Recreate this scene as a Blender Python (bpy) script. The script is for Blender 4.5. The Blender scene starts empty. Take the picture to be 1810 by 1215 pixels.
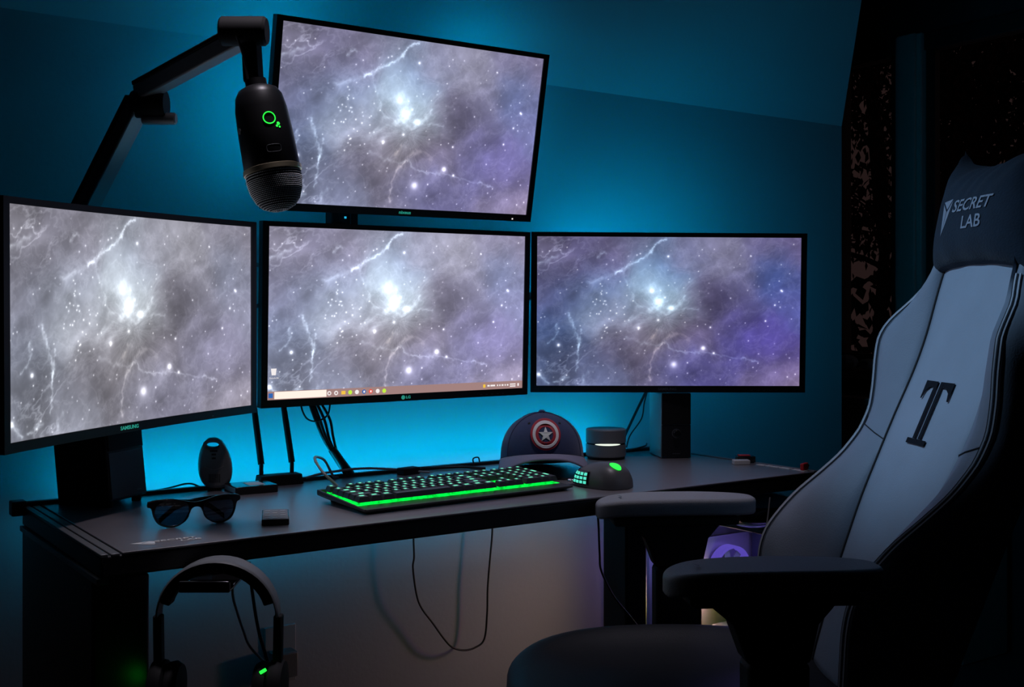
import bpy, math, random
import numpy as np
from mathutils import Vector, Matrix, Euler

random.seed(7)
PI = math.pi
R = math.radians
sc = bpy.context.scene
C = sc.collection

# ------------------------------------------------------------------ camera
cd = bpy.data.cameras.new('camera')
cam = bpy.data.objects.new('camera', cd)
C.objects.link(cam)
cd.sensor_width = 36.0
cd.lens = 36.0 * 2029.0 / 1810.0
cd.shift_y = -52.5 / 1810.0
cd.clip_start = 0.02
cam.location = (0, 0, 1.08)
cam.rotation_euler = (R(90), 0, R(-34.7))
sc.camera = cam

# ------------------------------------------------------------------ world: dusk sky, seen only through the window
wd = bpy.data.worlds.new('dusk')
sc.world = wd
wd.use_nodes = True
wd.node_tree.nodes['Background'].inputs[0].default_value = (0.085, 0.047, 0.045, 1)
wd.node_tree.nodes['Background'].inputs[1].default_value = 0.24

# ------------------------------------------------------------------ exposure
sc.view_settings.view_transform = 'Standard'
sc.view_settings.look = 'None'
sc.view_settings.gamma = 1.0
sc.view_settings.exposure = 0.0
sc.view_settings.use_curve_mapping = False
sc.cycles.max_bounces = 6
sc.cycles.diffuse_bounces = 3
sc.cycles.glossy_bounces = 3
sc.cycles.transmission_bounces = 3


def lamp(name, kind, loc, energy, color, size=0.02, target=None, spot=None, blend=0.5):
    ld = bpy.data.lights.new(name, kind)
    ld.energy = energy
    ld.color = color
    if kind == 'AREA':
        ld.size = size
    else:
        ld.shadow_soft_size = size
    if kind == 'SPOT':
        ld.spot_size = R(spot)
        ld.spot_blend = blend
    o = bpy.data.objects.new(name, ld)
    C.objects.link(o)
    o.location = loc
    if target is not None:
        d = Vector(target) - Vector(loc)
        o.rotation_euler = d.to_track_quat('-Z', 'Y').to_euler()
    return o


# unseen spot lamps added as fill: two for the desk, one for the chair
FILL_SPOTS = [('desk_fill_spot', (0.70, 1.50, 2.36), (0.70, 1.68, 0.75), 28.0, (0.95, 0.86, 1.0), 33, 1.0, 0.05),
         ('desk_fill_spot', (1.44, 1.50, 2.36), (1.46, 1.70, 0.75), 26.0, (0.95, 0.86, 1.0), 36, 1.0, 0.05),
         ('chair_fill_spot', (0.47, 1.62, 2.20), (1.60, 1.12, 1.06), 50.0, (0.44, 0.69, 1.0), 24, 0.9, 0.04)]
for nm, loc, tgt, en, colr, ang, bl, rad in FILL_SPOTS:
    lamp(nm, 'SPOT', loc, en, colr, rad, tgt, ang, bl)


# ------------------------------------------------------------------ materials
def _new(name):
    m = bpy.data.materials.new(name)
    m.use_nodes = True
    nt = m.node_tree
    return m, nt, nt.nodes['Principled BSDF']


def mat(name, col, rough=0.5, metal=0.0, spec=0.5, var=0.0, vscale=30.0, bump=0.0, bscale=200.0, coat=0.0,
        stretch=None, sheen=0.0):
    m, nt, b = _new(name)
    b.inputs['Base Color'].default_value = (*col, 1)
    b.inputs['Roughness'].default_value = rough
    b.inputs['Metallic'].default_value = metal
    b.inputs['Specular IOR Level'].default_value = spec
    b.inputs['Coat Weight'].default_value = coat
    b.inputs['Coat Roughness'].default_value = 0.28 if name == 'mat_leather' else 0.05
    b.inputs['Sheen Weight'].default_value = sheen
    tc = nt.nodes.new('ShaderNodeTexCoord')
    mp = nt.nodes.new('ShaderNodeMapping')
    nt.links.new(tc.outputs['Object'], mp.inputs['Vector'])
    if stretch:
        mp.inputs['Scale'].default_value = stretch
    if var:
        n = nt.nodes.new('ShaderNodeTexNoise')
        n.inputs['Scale'].default_value = vscale
        n.inputs['Detail'].default_value = 4
        nt.links.new(mp.outputs[0], n.inputs['Vector'])
        r = nt.nodes.new('ShaderNodeMapRange')
        r.inputs['To Min'].default_value = 1 - var
        r.inputs['To Max'].default_value = 1 + var
        nt.links.new(n.outputs['Fac'], r.inputs['Value'])
        mx = nt.nodes.new('ShaderNodeVectorMath')
        mx.operation = 'SCALE'
        mx.inputs[0].default_value = col
        nt.links.new(r.outputs[0], mx.inputs['Scale'])
        nt.links.new(mx.outputs[0], b.inputs['Base Color'])
    if bump:
        n2 = nt.nodes.new('ShaderNodeTexNoise')
        n2.inputs['Scale'].default_value = bscale
        n2.inputs['Detail'].default_value = 3
        nt.links.new(mp.outputs[0], n2.inputs['Vector'])
        bp = nt.nodes.new('ShaderNodeBump')
        bp.inputs['Strength'].default_value = bump
        bp.inputs['Distance'].default_value = 0.002
        nt.links.new(n2.outputs['Fac'], bp.inputs['Height'])
        nt.links.new(bp.outputs[0], b.inputs['Normal'])
    return m


def emit(name, col, strength=1.0, noise=0.0, nscale=60.0):
    m, nt, b = _new(name)
    b.inputs['Base Color'].default_value = (0.01, 0.01, 0.01, 1)
    b.inputs['Emission Color'].default_value = (*col, 1)
    b.inputs['Emission Strength'].default_value = strength
    if noise:
        tc = nt.nodes.new('ShaderNodeTexCoord')
        n = nt.nodes.new('ShaderNodeTexNoise')
        n.inputs['Scale'].default_value = nscale
        nt.links.new(tc.outputs['Object'], n.inputs['Vector'])
        r = nt.nodes.new('ShaderNodeMapRange')
        r.inputs['From Min'].default_value = 0.3
        r.inputs['From Max'].default_value = 0.7
        r.inputs['To Min'].default_value = strength * (1 - noise)
        r.inputs['To Max'].default_value = strength * (1 + noise)
        nt.links.new(n.outputs['Fac'], r.inputs['Value'])
        nt.links.new(r.outputs[0], b.inputs['Emission Strength'])
    return m


def glass(name, tint=(1, 1, 1), refl=0.08, rough=0.02):
    m = bpy.data.materials.new(name)
    m.use_nodes = True
    nt = m.node_tree
    for n in list(nt.nodes):
        nt.nodes.remove(n)
    out = nt.nodes.new('ShaderNodeOutputMaterial')
    tr = nt.nodes.new('ShaderNodeBsdfTransparent')
    tr.inputs[0].default_value = (*tint, 1)
    gl = nt.nodes.new('ShaderNodeBsdfGlossy')
    gl.inputs['Roughness'].default_value = rough
    lw = nt.nodes.new('ShaderNodeLayerWeight')
    pw = nt.nodes.new('ShaderNodeMath')
    pw.operation = 'POWER'
    pw.inputs[1].default_value = 4.0
    nt.links.new(lw.outputs['Facing'], pw.inputs[0])
    fr = nt.nodes.new('ShaderNodeMath')
    fr.operation = 'MULTIPLY_ADD'
    fr.inputs[1].default_value = 0.8
    fr.inputs[2].default_value = 0.04
    nt.links.new(pw.outputs[0], fr.inputs[0])
    mx = nt.nodes.new('ShaderNodeMixShader')
    nt.links.new(fr.outputs[0], mx.inputs[0])
    nt.links.new(tr.outputs[0], mx.inputs[1])
    nt.links.new(gl.outputs[0], mx.inputs[2])
    nt.links.new(mx.outputs[0], out.inputs[0])
    return m


def screen_mat(name, hue, sat, val, lift):
    m = bpy.data.materials.new(name)
    m.use_nodes = True
    nt = m.node_tree
    for n in list(nt.nodes):
        nt.nodes.remove(n)
    out = nt.nodes.new('ShaderNodeOutputMaterial')
    at = nt.nodes.new('ShaderNodeAttribute')
    at.attribute_name = 'picture'
    hs = nt.nodes.new('ShaderNodeHueSaturation')
    hs.inputs['Hue'].default_value = hue
    hs.inputs['Saturation'].default_value = sat
    hs.inputs['Value'].default_value = val
    ad = nt.nodes.new('ShaderNodeVectorMath')
    ad.operation = 'ADD'
    ad.inputs[1].default_value = lift
    em = nt.nodes.new('ShaderNodeEmission')
    nt.links.new(at.outputs['Color'], hs.inputs['Color'])
    nt.links.new(hs.outputs[0], ad.inputs[0])
    nt.links.new(ad.outputs[0], em.inputs[0])
    nt.links.new(em.outputs[0], out.inputs[0])
    return m


M = dict(
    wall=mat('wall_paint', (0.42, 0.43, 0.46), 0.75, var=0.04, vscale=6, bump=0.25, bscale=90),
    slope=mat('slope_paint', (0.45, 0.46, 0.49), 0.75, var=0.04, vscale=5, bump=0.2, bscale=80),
    dim_wall=mat('shaded_wall_paint', (0.035, 0.035, 0.04), 0.85, var=0.05, bump=0.2, bscale=90),  # wall colour darkened to stand in for the unlit parts of the room
    floor=mat('carpet', (0.03, 0.03, 0.034), 0.95, var=0.3, vscale=300, bump=0.6, bscale=500),
    desk=mat('desk_metal', (0.016, 0.016, 0.018), 0.42, spec=0.45, bump=0.12, bscale=600),
    rail=mat('desk_rail', (0.22, 0.225, 0.235), 0.38, metal=0.3, bump=0.05, bscale=400),
    mat=mat('mat_leather', (0.20, 0.185, 0.20), 0.33, spec=0.9, coat=0.6, var=0.12, vscale=25, bump=0.25, bscale=700,
            stretch=(1, 3, 1)),
    print=mat('white_print', (0.85, 0.85, 0.82), 0.5),
    black=mat('black_plastic', (0.014, 0.014, 0.016), 0.40, spec=0.4),
    matte=mat('matte_black', (0.012, 0.012, 0.013), 0.7, spec=0.3),
    glossblack=mat('gloss_black', (0.010, 0.010, 0.011), 0.16, spec=0.5),
    satin=mat('satin_metal', (0.30, 0.30, 0.31), 0.42, metal=0.2, bump=0.05, bscale=300),
    grey=mat('grey_plastic', (0.19, 0.20, 0.21), 0.5),
    lightgrey=mat('light_grey_plastic', (0.35, 0.36, 0.37), 0.5),
    white=mat('white_plastic', (0.75, 0.75, 0.74), 0.4),
    chrome=mat('chrome', (0.8, 0.8, 0.8), 0.15, metal=1.0),
    brass=mat('champagne_metal', (0.80, 0.70, 0.48), 0.42, metal=1.0),
    grille=mat('mic_mesh', (0.85, 0.85, 0.86), 0.5, metal=0.7),
    cable=mat('black_cable', (0.012, 0.012, 0.013), 0.45),
    whitecable=mat('white_cable', (0.6, 0.6, 0.6), 0.45),
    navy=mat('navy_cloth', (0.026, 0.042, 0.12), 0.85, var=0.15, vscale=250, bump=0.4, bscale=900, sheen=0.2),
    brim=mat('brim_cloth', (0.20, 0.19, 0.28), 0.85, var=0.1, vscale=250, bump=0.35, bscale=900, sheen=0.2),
    redpatch=mat('red_thread', (0.42, 0.012, 0.03), 0.6, bump=0.3, bscale=900),
    whitepatch=mat('white_thread', (0.85, 0.80, 0.80), 0.6, bump=0.3, bscale=900),
    silver=mat('silver_thread', (0.75, 0.75, 0.74), 0.45, bump=0.2, bscale=900),
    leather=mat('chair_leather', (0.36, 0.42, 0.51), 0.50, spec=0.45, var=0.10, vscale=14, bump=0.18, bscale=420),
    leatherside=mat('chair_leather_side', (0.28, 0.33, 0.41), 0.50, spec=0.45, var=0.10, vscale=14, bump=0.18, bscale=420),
    seat=mat('shaded_seat_leather', (0.022, 0.025, 0.032), 0.5, spec=0.4, var=0.1, vscale=14, bump=0.18, bscale=420),  # leather darkened to stand in for the desk's shade on the seat
    mouse=mat('mouse_shell', (0.10, 0.10, 0.105), 0.42, spec=0.5),
    stitch=mat('seam_thread', (0.62, 0.68, 0.78), 0.55),
    seam=mat('dark_seam', (0.01, 0.012, 0.016), 0.7),
    velour=mat('pillow_velour', (0.006, 0.018, 0.036), 0.95, var=0.3, vscale=40, bump=0.5, bscale=300, sheen=0.08),
    logo=mat('grey_embroidery', (0.30, 0.34, 0.42), 0.6, bump=0.2, bscale=900),
    pad=mat('arm_pad', (0.32, 0.33, 0.36), 0.5, spec=0.5, bump=0.6, bscale=1100),
    tee=mat('tee_inlay', (0.006, 0.009, 0.014), 0.7, spec=0.15),
    key=mat('key_cap', (0.035, 0.037, 0.04), 0.38, spec=0.5),
    plate=mat('keyboard_case', (0.05, 0.05, 0.052), 0.42, metal=0.3, bump=0.08, bscale=900, stretch=(0.1, 1, 1)),
    wood=mat('pale_wood', (0.62, 0.46, 0.38), 0.6, var=0.2, vscale=12, stretch=(1, 6, 1)),
    frame=mat('window_frame', (0.78, 0.68, 0.62), 0.55, var=0.08, vscale=15),
    darkframe=mat('window_sash', (0.03, 0.028, 0.028), 0.5),
    bark=mat('tree_bark', (0.010, 0.008, 0.007), 0.95, bump=0.5, bscale=60),
    leaf=mat('dead_leaf', (0.03, 0.012, 0.010), 0.9),
    stone=mat('pale_stone', (0.78, 0.76, 0.73), 0.7, var=0.2, vscale=40),
    red=mat('red_plastic', (0.75, 0.02, 0.03), 0.4),
    teal=mat('teal_shell', (0.06, 0.42, 0.52), 0.25, coat=0.6),
    boardgreen=mat('circuit_board', (0.02, 0.025, 0.05), 0.5),
    gpu=mat('graphics_card', (0.30, 0.29, 0.33), 0.3, metal=0.5),
    lens=glass('sun_lens', (0.22, 0.25, 0.29)),
    pane=glass('window_glass', (0.9, 0.9, 0.9)),
    sideglass=glass('smoked_glass', (0.75, 0.75, 0.8)),
    led=emit('led_cyan', (0.0, 0.55, 1.0), 36.0),
    fill_led=emit('fill_led_cyan', (0.0, 0.50, 1.0), 20.0),  # for the strips added behind two monitors
    green=emit('green_led', (0.02, 1.0, 0.06), 1.4),
    glow=emit('green_backlight', (0.0, 0.95, 0.06), 1.05, 0.5, 90),
    legend=emit('key_legend', (0.20, 0.95, 0.60), 1.15),
    gridkey=emit('mouse_key_light', (0.10, 0.85, 0.62), 0.95),
    purple=emit('purple_led', (0.20, 0.13, 0.85), 0.8),
    lilac=emit('lilac_led', (0.45, 0.36, 1.0), 1.1),
    lineglow=emit('white_light_line', (0.85, 0.95, 0.80), 1.1),
    bluedot=emit('blue_dot', (0.02, 0.45, 0.75), 1.0),
    greenmark=mat('green_print', (0.12, 0.55, 0.40), 0.5),
    dimmark=mat('grey_print', (0.10, 0.11, 0.12), 0.5),
)
# brand lettering with light on it painted in as glow, and what the desktop shows (a lit screen)
M['tealmark'] = emit('glowing_brand_print', (0.03, 0.42, 0.32), 0.6)
M['ui_bar'] = emit('taskbar_light', (0.36, 0.22, 0.21), 1.0)
M['ui_white'] = emit('search_light', (1.0, 0.86, 0.76), 1.05)
M['ui_icon'] = emit('icon_white', (0.9, 0.85, 0.85), 1.0)
M['ui_yellow'] = emit('icon_yellow', (0.9, 0.55, 0.06), 1.0)
M['ui_blue'] = emit('icon_blue', (0.03, 0.13, 0.45), 1.0)
M['ui_red'] = emit('icon_red', (0.85, 0.08, 0.05), 1.0)
M['ui_green'] = emit('icon_green', (0.55, 0.85, 0.06), 1.0)


for k_ in ('legend', 'gridkey', 'tealmark', 'bluedot', 'ui_icon', 'ui_yellow', 'ui_blue', 'ui_red', 'ui_green', 'ui_bar', 'lineglow', 'lilac'):
    M[k_].cycles.emission_sampling = 'NONE'

# ------------------------------------------------------------------ mesh helpers
class MB:
    def __init__(s):
        s.v, s.f, s.m = [], [], []

    def add(s, vs, fs, mi=0):
        b = len(s.v)
        s.v += [tuple(x) for x in vs]
        s.f += [tuple(b + i for i in f) for f in fs]
        s.m += [mi] * len(fs)
        return s

    def box(s, c, d, rot=None, mi=0, taper=1.0):
        x, y, z = d[0] / 2, d[1] / 2, d[2] / 2
        vs = []
        for k in (-1, 1):
            t = taper if k > 0 else 1.0
            for a, b in ((-1, -1), (1, -1), (1, 1), (-1, 1)):
                vs.append(Vector((a * x * t, b * y * t, k * z)))
        if rot is not None:
            vs = [rot @ v for v in vs]
        vs = [v + Vector(c) for v in vs]
        return s.add(vs, [(3, 2, 1, 0), (4, 5, 6, 7), (0, 1, 5, 4), (1, 2, 6, 5), (2, 3, 7, 6), (3, 0, 4, 7)], mi)

    def span(s, lo, hi, mi=0):
        c = [(a + b) / 2 for a, b in zip(lo, hi)]
        return s.box(c, [b - a for a, b in zip(lo, hi)], None, mi)

    def bar(s, a, b, w, h, upv=(0, 0, 1), mi=0):
        a, b = Vector(a), Vector(b)
        d = (b - a)
        L = d.length
        d.normalize()
        x = d.cross(Vector(upv)).normalized()
        z = x.cross(d)
        rot = Matrix((x, d, z)).transposed()
        return s.box((a + b) / 2, (w, L, h), rot, mi)

    def tube(s, pts, r, n=8, closed=False, mi=0):
        pts = [Vector(p) for p in pts]
        N = len(pts)
        rs = r if isinstance(r, (list, tuple)) else [r] * N
        vs, fs = [], []
        prev = None
        for i, p in enumerate(pts):
            if closed:
                t = pts[(i + 1) % N] - pts[i - 1]
            else:
                t = pts[min(i + 1, N - 1)] - pts[max(i - 1, 0)]
            t.normalize()
            if prev is None:
                a = Vector((0, 0, 1)) if abs(t.z) < 0.9 else Vector((1, 0, 0))
                u = t.cross(a).normalized()
            else:
                u = (prev - t * prev.dot(t)).normalized()
            prev = u
            w = t.cross(u)
            for k in range(n):
                q = 2 * PI * k / n
                vs.append(p + (u * math.cos(q) + w * math.sin(q)) * rs[i])
        last = N if closed else N - 1
        for i in range(last):
            for k in range(n):
                a, b = i * n + k, i * n + (k + 1) % n
                c, d = ((i + 1) % N) * n + (k + 1) % n, ((i + 1) % N) * n + k
                fs.append((a, b, c, d))
        if not closed:
            fs.append(tuple(range(n - 1, -1, -1)))
            fs.append(tuple((N - 1) * n + k for k in range(n)))
        return s.add(vs, fs, mi)

    def lathe(s, prof, n=32, c=(0, 0, 0), mi=0, rot=None, hoop=False):
        if hoop:
            prof = list(prof) + [prof[0]]
        vs, fs = [], []
        for r, z in prof:
            for k in range(n):
                q = 2 * PI * k / n
                v = Vector((r * math.cos(q), r * math.sin(q), z))
                if rot is not None:
                    v = rot @ v
                vs.append(v + Vector(c))
        for i in range(len(prof) - 1):
            for k in range(n):
                fs.append((i * n + k, i * n + (k + 1) % n, (i + 1) * n + (k + 1) % n, (i + 1) * n + k))
        if not hoop:
            fs.append(tuple(range(n - 1, -1, -1)))
            fs.append(tuple((len(prof) - 1) * n + k for k in range(n)))
        return s.add(vs, fs, mi)

    def loft(s, rings, cap=True, mi=0, closed=True):
        n = len(rings[0])
        vs = [p for r in rings for p in r]
        fs = []
        for i in range(len(rings) - 1):
            for k in range(n if closed else n - 1):
                fs.append((i * n + k, i * n + (k + 1) % n, (i + 1) * n + (k + 1) % n, (i + 1) * n + k))
        if cap:
            fs.append(tuple(range(n - 1, -1, -1)))
            fs.append(tuple((len(rings) - 1) * n + k for k in range(n)))
        return s.add(vs, fs, mi)

    def grid(s, fn, nu, nv, mi=0, flip=False):
        vs = [fn(i / nu, j / nv) for j in range(nv + 1) for i in range(nu + 1)]
        fs = []
        for j in range(nv):
            for i in range(nu):
                a = j * (nu + 1) + i
                q = (a, a + 1, a + nu + 2, a + nu + 1)
                fs.append(q[::-1] if flip else q)
        return s.add(vs, fs, mi)

    def build(s, name, m, parent=None, bevel=0.0, seg=2, smooth=35, sub=0, solid=0.0):
        me = bpy.data.meshes.new(name)
        me.from_pydata([tuple(v) for v in s.v], [], s.f)
        ms = m if isinstance(m, (list, tuple)) else [m]
        for x in ms:
            me.materials.append(M[x] if isinstance(x, str) else x)
        if len(ms) > 1:
            me.polygons.foreach_set('material_index', s.m)
        me.update()
        return link(name, me, parent, bevel, seg, smooth, sub, solid)


def link(name, me, parent=None, bevel=0.0, seg=2, smooth=35, sub=0, solid=0.0):
    if smooth:
        me.polygons.foreach_set('use_smooth', [True] * len(me.polygons))
        me.set_sharp_from_angle(angle=R(smooth))
    o = bpy.data.objects.new(name, me)
    C.objects.link(o)
    if parent is not None:
        o.parent = parent
    if solid:
        md = o.modifiers.new('solid', 'SOLIDIFY')
        md.thickness = solid
        md.offset = -1
    if bevel:
        md = o.modifiers.new('bevel', 'BEVEL')
        md.width = bevel
        md.segments = seg
        md.limit_method = 'ANGLE'
        md.angle_limit = R(40)
    if sub:
        md = o.modifiers.new('sub', 'SUBSURF')
        md.levels = sub
        md.render_levels = sub
    return o


def thing(name, label, cat, loc=(0, 0, 0), rz=0.0, group=None):
    o = bpy.data.objects.new(name, None)
    C.objects.link(o)
    o.empty_display_size = 0.05
    o.location = loc
    o.rotation_euler = (0, 0, rz)
    return tag(o, label, cat, group)


def tag(o, label, cat, group=None):
    o['label'] = label
    o['category'] = cat
    if group:
        o['group'] = group
    return o


def struct(o, label=None):
    o['kind'] = 'structure'
    if label:
        o['label'] = label
    return o


def curve_mesh(outlines, depth, bevel=0.0, res=2):
    """flat outline(s) with holes in the XY plane, extruded by depth each way; returns a mesh"""
    cu = bpy.data.curves.new('outline', 'CURVE')
    cu.dimensions = '2D'
    cu.fill_mode = 'BOTH'
    cu.extrude = max(depth - bevel, 0.00005)
    cu.bevel_depth = bevel
    cu.bevel_resolution = res
    cu.offset = -bevel
    for pts in outlines:
        sp = cu.splines.new('POLY')
        sp.points.add(len(pts) - 1)
        for p, q in zip(sp.points, pts):
            p.co = (q[0], q[1], 0, 1)
        sp.use_cyclic_u = True
    return _to_mesh(cu)


def _to_mesh(cu):
    ob = bpy.data.objects.new('tmp', cu)
    C.objects.link(ob)
    dg = bpy.context.evaluated_depsgraph_get()
    me = bpy.data.meshes.new_from_object(ob.evaluated_get(dg))
    bpy.data.objects.remove(ob)
    bpy.data.curves.remove(cu)
    return me


def text_mesh(txt, size, depth=0.0004, shear=0.0, width=1.0, spacing=1.0, bold=0.0):
    cu = bpy.data.curves.new('text', 'FONT')
    cu.body = txt
    cu.size = size
    cu.extrude = depth
    cu.shear = shear
    cu.space_character = spacing
    cu.offset = bold
    cu.resolution_u = 3
    cu.align_x = 'CENTER'
    cu.align_y = 'CENTER'
    me = _to_mesh(cu)
    for v in me.vertices:
        v.co.x *= width
    return me


def remap(me, fn):
    for v in me.vertices:
        v.co = fn(v.co)
    me.update()
    return me


def put(name, me, m, parent=None, **k):
    me.name = name
    me.materials.clear()
    me.materials.append(M[m])
    return link(name, me, parent, **k)


def spline(pts, n=8):
    """Catmull-Rom through the points"""
    P = [Vector(p) for p in pts]
    P = [P[0] * 2 - P[1]] + P + [P[-1] * 2 - P[-2]]
    out = []
    for i in range(1, len(P) - 2):
        a, b, c, d = P[i - 1:i + 3]
        for k in range(n):
            t = k / n
            out.append(0.5 * ((2 * b) + (c - a) * t + (2 * a - 5 * b + 4 * c - d) * t * t + (3 * b - a - 3 * c + d) * t ** 3))
    out.append(P[-2])
    return out


def interp(x, xs, ys):
    return float(np.interp(x, xs, ys))


def cable(name, pts, r, label, m='cable', group=None, n=8):
    o = MB().tube(spline(pts, n), r, 8).build(name, m, None, smooth=60)
    return tag(o, label, 'cable', group)


# ================================================================== the room
YW = 2.2          # the knee wall behind the desk
ZK = 1.626        # where the sloping ceiling starts
XE = 2.69         # where that wall ends and the window recess begins
XR = 3.40         # the window wall
struct(MB().span((-1.6, -1.9, -0.06), (XR + 0.12, 3.4, 0.0)).build('floor', 'floor', smooth=0))
struct(MB().span((-1.6, YW, 0.0), (XE, YW + 0.12, ZK)).build('wall_back', 'wall', smooth=0))
# sloping ceiling: rises towards the room, its right end cut on the slant
sl = 0.70
zt = 2.45


def slope_pt(x, z, off=0.0):
    return (x, YW - sl * (z - ZK) + off, z)


mb = MB()
xt = XE - 0.58 * (zt - ZK)
vs = [slope_pt(-1.6, ZK), slope_pt(XE, ZK), slope_pt(xt, zt), slope_pt(-1.6, zt),
      slope_pt(-1.6, ZK, .12), slope_pt(XE, ZK, .12), slope_pt(xt, zt, .12), slope_pt(-1.6, zt, .12)]
mb.add(vs, [(0, 1, 2, 3), (7, 6, 5, 4), (1, 5, 6, 2), (0, 3, 7, 4), (3, 2, 6, 7), (0, 4, 5, 1)])
struct(mb.build('ceiling_slope', 'slope', smooth=0))
struct(MB().span((-1.6, -1.9, zt), (XR + .12, 3.4, zt + .06)).build('ceiling', 'dim_wall', smooth=0))
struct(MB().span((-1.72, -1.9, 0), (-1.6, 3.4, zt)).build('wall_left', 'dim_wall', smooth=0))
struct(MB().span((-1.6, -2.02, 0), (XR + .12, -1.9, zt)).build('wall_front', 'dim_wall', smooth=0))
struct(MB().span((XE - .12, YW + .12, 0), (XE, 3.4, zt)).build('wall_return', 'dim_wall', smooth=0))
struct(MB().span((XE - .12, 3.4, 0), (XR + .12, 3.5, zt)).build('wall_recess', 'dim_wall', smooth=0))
# window wall with its opening
WY0, WY1, WZ0, WZ1 = 1.10, 2.86, 0.885, 2.05
mb = MB()
mb.span((XR, -1.9, 0), (XR + .12, 3.4, WZ0))
mb.span((XR, -1.9, WZ1), (XR + .12, 3.4, zt))
mb.span((XR, -1.9, WZ0), (XR + .12, WY0, WZ1))
mb.span((XR, WY1, WZ0), (XR + .12, 3.4, WZ1))
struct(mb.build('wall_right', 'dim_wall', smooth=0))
win = bpy.data.objects.new('window_1', None)
C.objects.link(win)
win.location = (XR + .05, 0, 0)
struct(win, 'dark window with a pale vertical mullion behind the gaming chair')
mb = MB()
mb.span((-.03, WY0, WZ0), (.03, WY0 + .06, WZ1)).span((-.03, WY1 - .06, WZ0), (.03, WY1, WZ1))
mb.span((-.03, WY0, WZ0), (.03, WY1, WZ0 + .05)).span((-.03, WY0, WZ1 - .06), (.03, WY1, WZ1))
mb.build('sash_frame', 'darkframe', win, bevel=.004)
MB().span((-.045, 2.445, WZ0), (.03, 2.552, WZ1)).span((-.06, 2.462, WZ0), (-.045, 2.535, WZ1)).build(
    'mullion', 'frame', win, bevel=.004)
for a, b in ((WY0 + .06, 2.445), (2.552, WY1 - .06)):
    MB().span((-.003, a, WZ0 + .05), (.003, b, WZ1 - .06)).build('pane', 'pane', win, smooth=0)
    MB().span((-.02, b - .035 if a < 2 else a, WZ0 + .05), (.012, b if a < 2 else a + .035, WZ1 - .06)).build(
        'pane_edge', 'darkframe', win, bevel=.003)
MB().span((-.20, WY0 - .05, WZ0 - .03), (-.03, WY1 + .05, WZ0)).build('window_sill', 'wood', win, bevel=.006)

# made-up housings for the added fill spots, out of view
for (nm, loc, tgt, *_), lb in zip(FILL_SPOTS, ('added fill spot lamp above the left half of the desk', 'added fill spot lamp above the right half of the desk',
                                          'added fill spot lamp turned towards the chair')):
    t = thing('added_fill_spot', lb, 'spot lamp', loc, 0, 'added fill spot lamps')
    d = (Vector(tgt) - Vector(loc)).normalized()
    q = d.to_track_quat('-Z', 'Y').to_matrix()
    MB().lathe([(.052, .052), (.056, .054), (.056, .110), (.040, .130), (.006, .135)], 24, rot=q).build('housing', 'matte', t)
    MB().tube([-d * .10, (-d.x * .10, -d.y * .10, zt - loc[2])], .008, 8).build('stem', 'matte', t)

# things in the window recess
bx = thing('storage_box', 'brown wooden box standing under the window sill', 'box', (3.25, 2.55, 0))
MB().span((-.12, -.45, 0), (.12, .30, .78)).build('body', 'wood', bx, bevel=.006)
MB().span((-.13, -.46, .78), (.13, .31, .80)).build('lid', 'wood', bx, bevel=.004)
for i, (y, z, sx, sy, sz) in enumerate([(2.735, .903, .035, .030, .018), (2.65, .912, .045, .040, .026), (2.560, .905, .03, .030, .02)]):
    mb = MB()
    rr = []
    n = 10
    for a in range(7):
        ph = -PI / 2 + PI * a / 6
        ring = []
        for k in range(n):
            q = 2 * PI * k / n
            w = 1 + .25 * math.sin(3 * q + i) * math.cos(ph) + .1 * math.sin(5 * q + 2 * i)
            ring.append((3.27 + sx * math.cos(ph) * math.cos(q) * w, y + sy * math.cos(ph) * math.sin(q) * w, WZ0 + sz + sz * math.sin(ph)))
        rr.append(ring)
    o = mb.loft(rr).build('stone', 'stone', None, smooth=30)
    tag(o, ['flat pale stone on the window sill beside the wall end', 'large pale lumpy stone in the middle of the window sill row',
            'small pale round stone on the sill nearest the chair'][i], 'stone', 'stones on the window sill')

# trees outside the window
def tree(name, base, h, seed, label):
    rnd = random.Random(seed)
    t = thing(name, label, 'tree', base, 0, 'bare trees outside the window')
    mb = MB()
    lf = MB()

    def grow(p, d, r, L, lev):
        pts, rs = [p], [r]
        q = Vector(p)
        dd = Vector(d)
        for k in range(5):
            dd = (dd + Vector((rnd.uniform(-.25, .25), rnd.uniform(-.3, .3), rnd.uniform(-.12, .2)))).normalized()
            q = q + dd * (L / 5)
            pts.append(q.copy())
            rs.append(r * (1 - .13 * (k + 1)))
            if lev < 3 and k > 0:
                for _ in range(2 if lev else 1):
                    nd = (dd + Vector((rnd.uniform(-.6, .6), rnd.uniform(-1, 1), rnd.uniform(-.3, .7)))).normalized()
                    grow(q.copy(), nd, r * .5, L * .62, lev + 1)
            if lev >= 2:
                for _ in range(26):
                    c = q + Vector((rnd.uniform(-.16, .16), rnd.uniform(-.16, .16), rnd.uniform(-.16, .16)))
                    e = Euler((rnd.uniform(0, 6), rnd.uniform(0, 6), rnd.uniform(0, 6))).to_matrix()
                    s_ = rnd.uniform(.015, .04)
                    lf.add([c + e @ Vector(v) * s_ for v in ((-1, 0, 0), (0, -.5, .1), (1, 0, 0), (0, .5, .1))], [(0, 1, 2, 3)])
        mb.tube(pts, rs, 5)

    grow(Vector((0, 0, 0)), (0, 0, 1), .07, h, 0)
    mb.build('trunk', 'bark', t)
    o = lf.build('foliage', 'leaf', t, smooth=0)
    o['kind'] = 'stuff'
    return t


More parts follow.
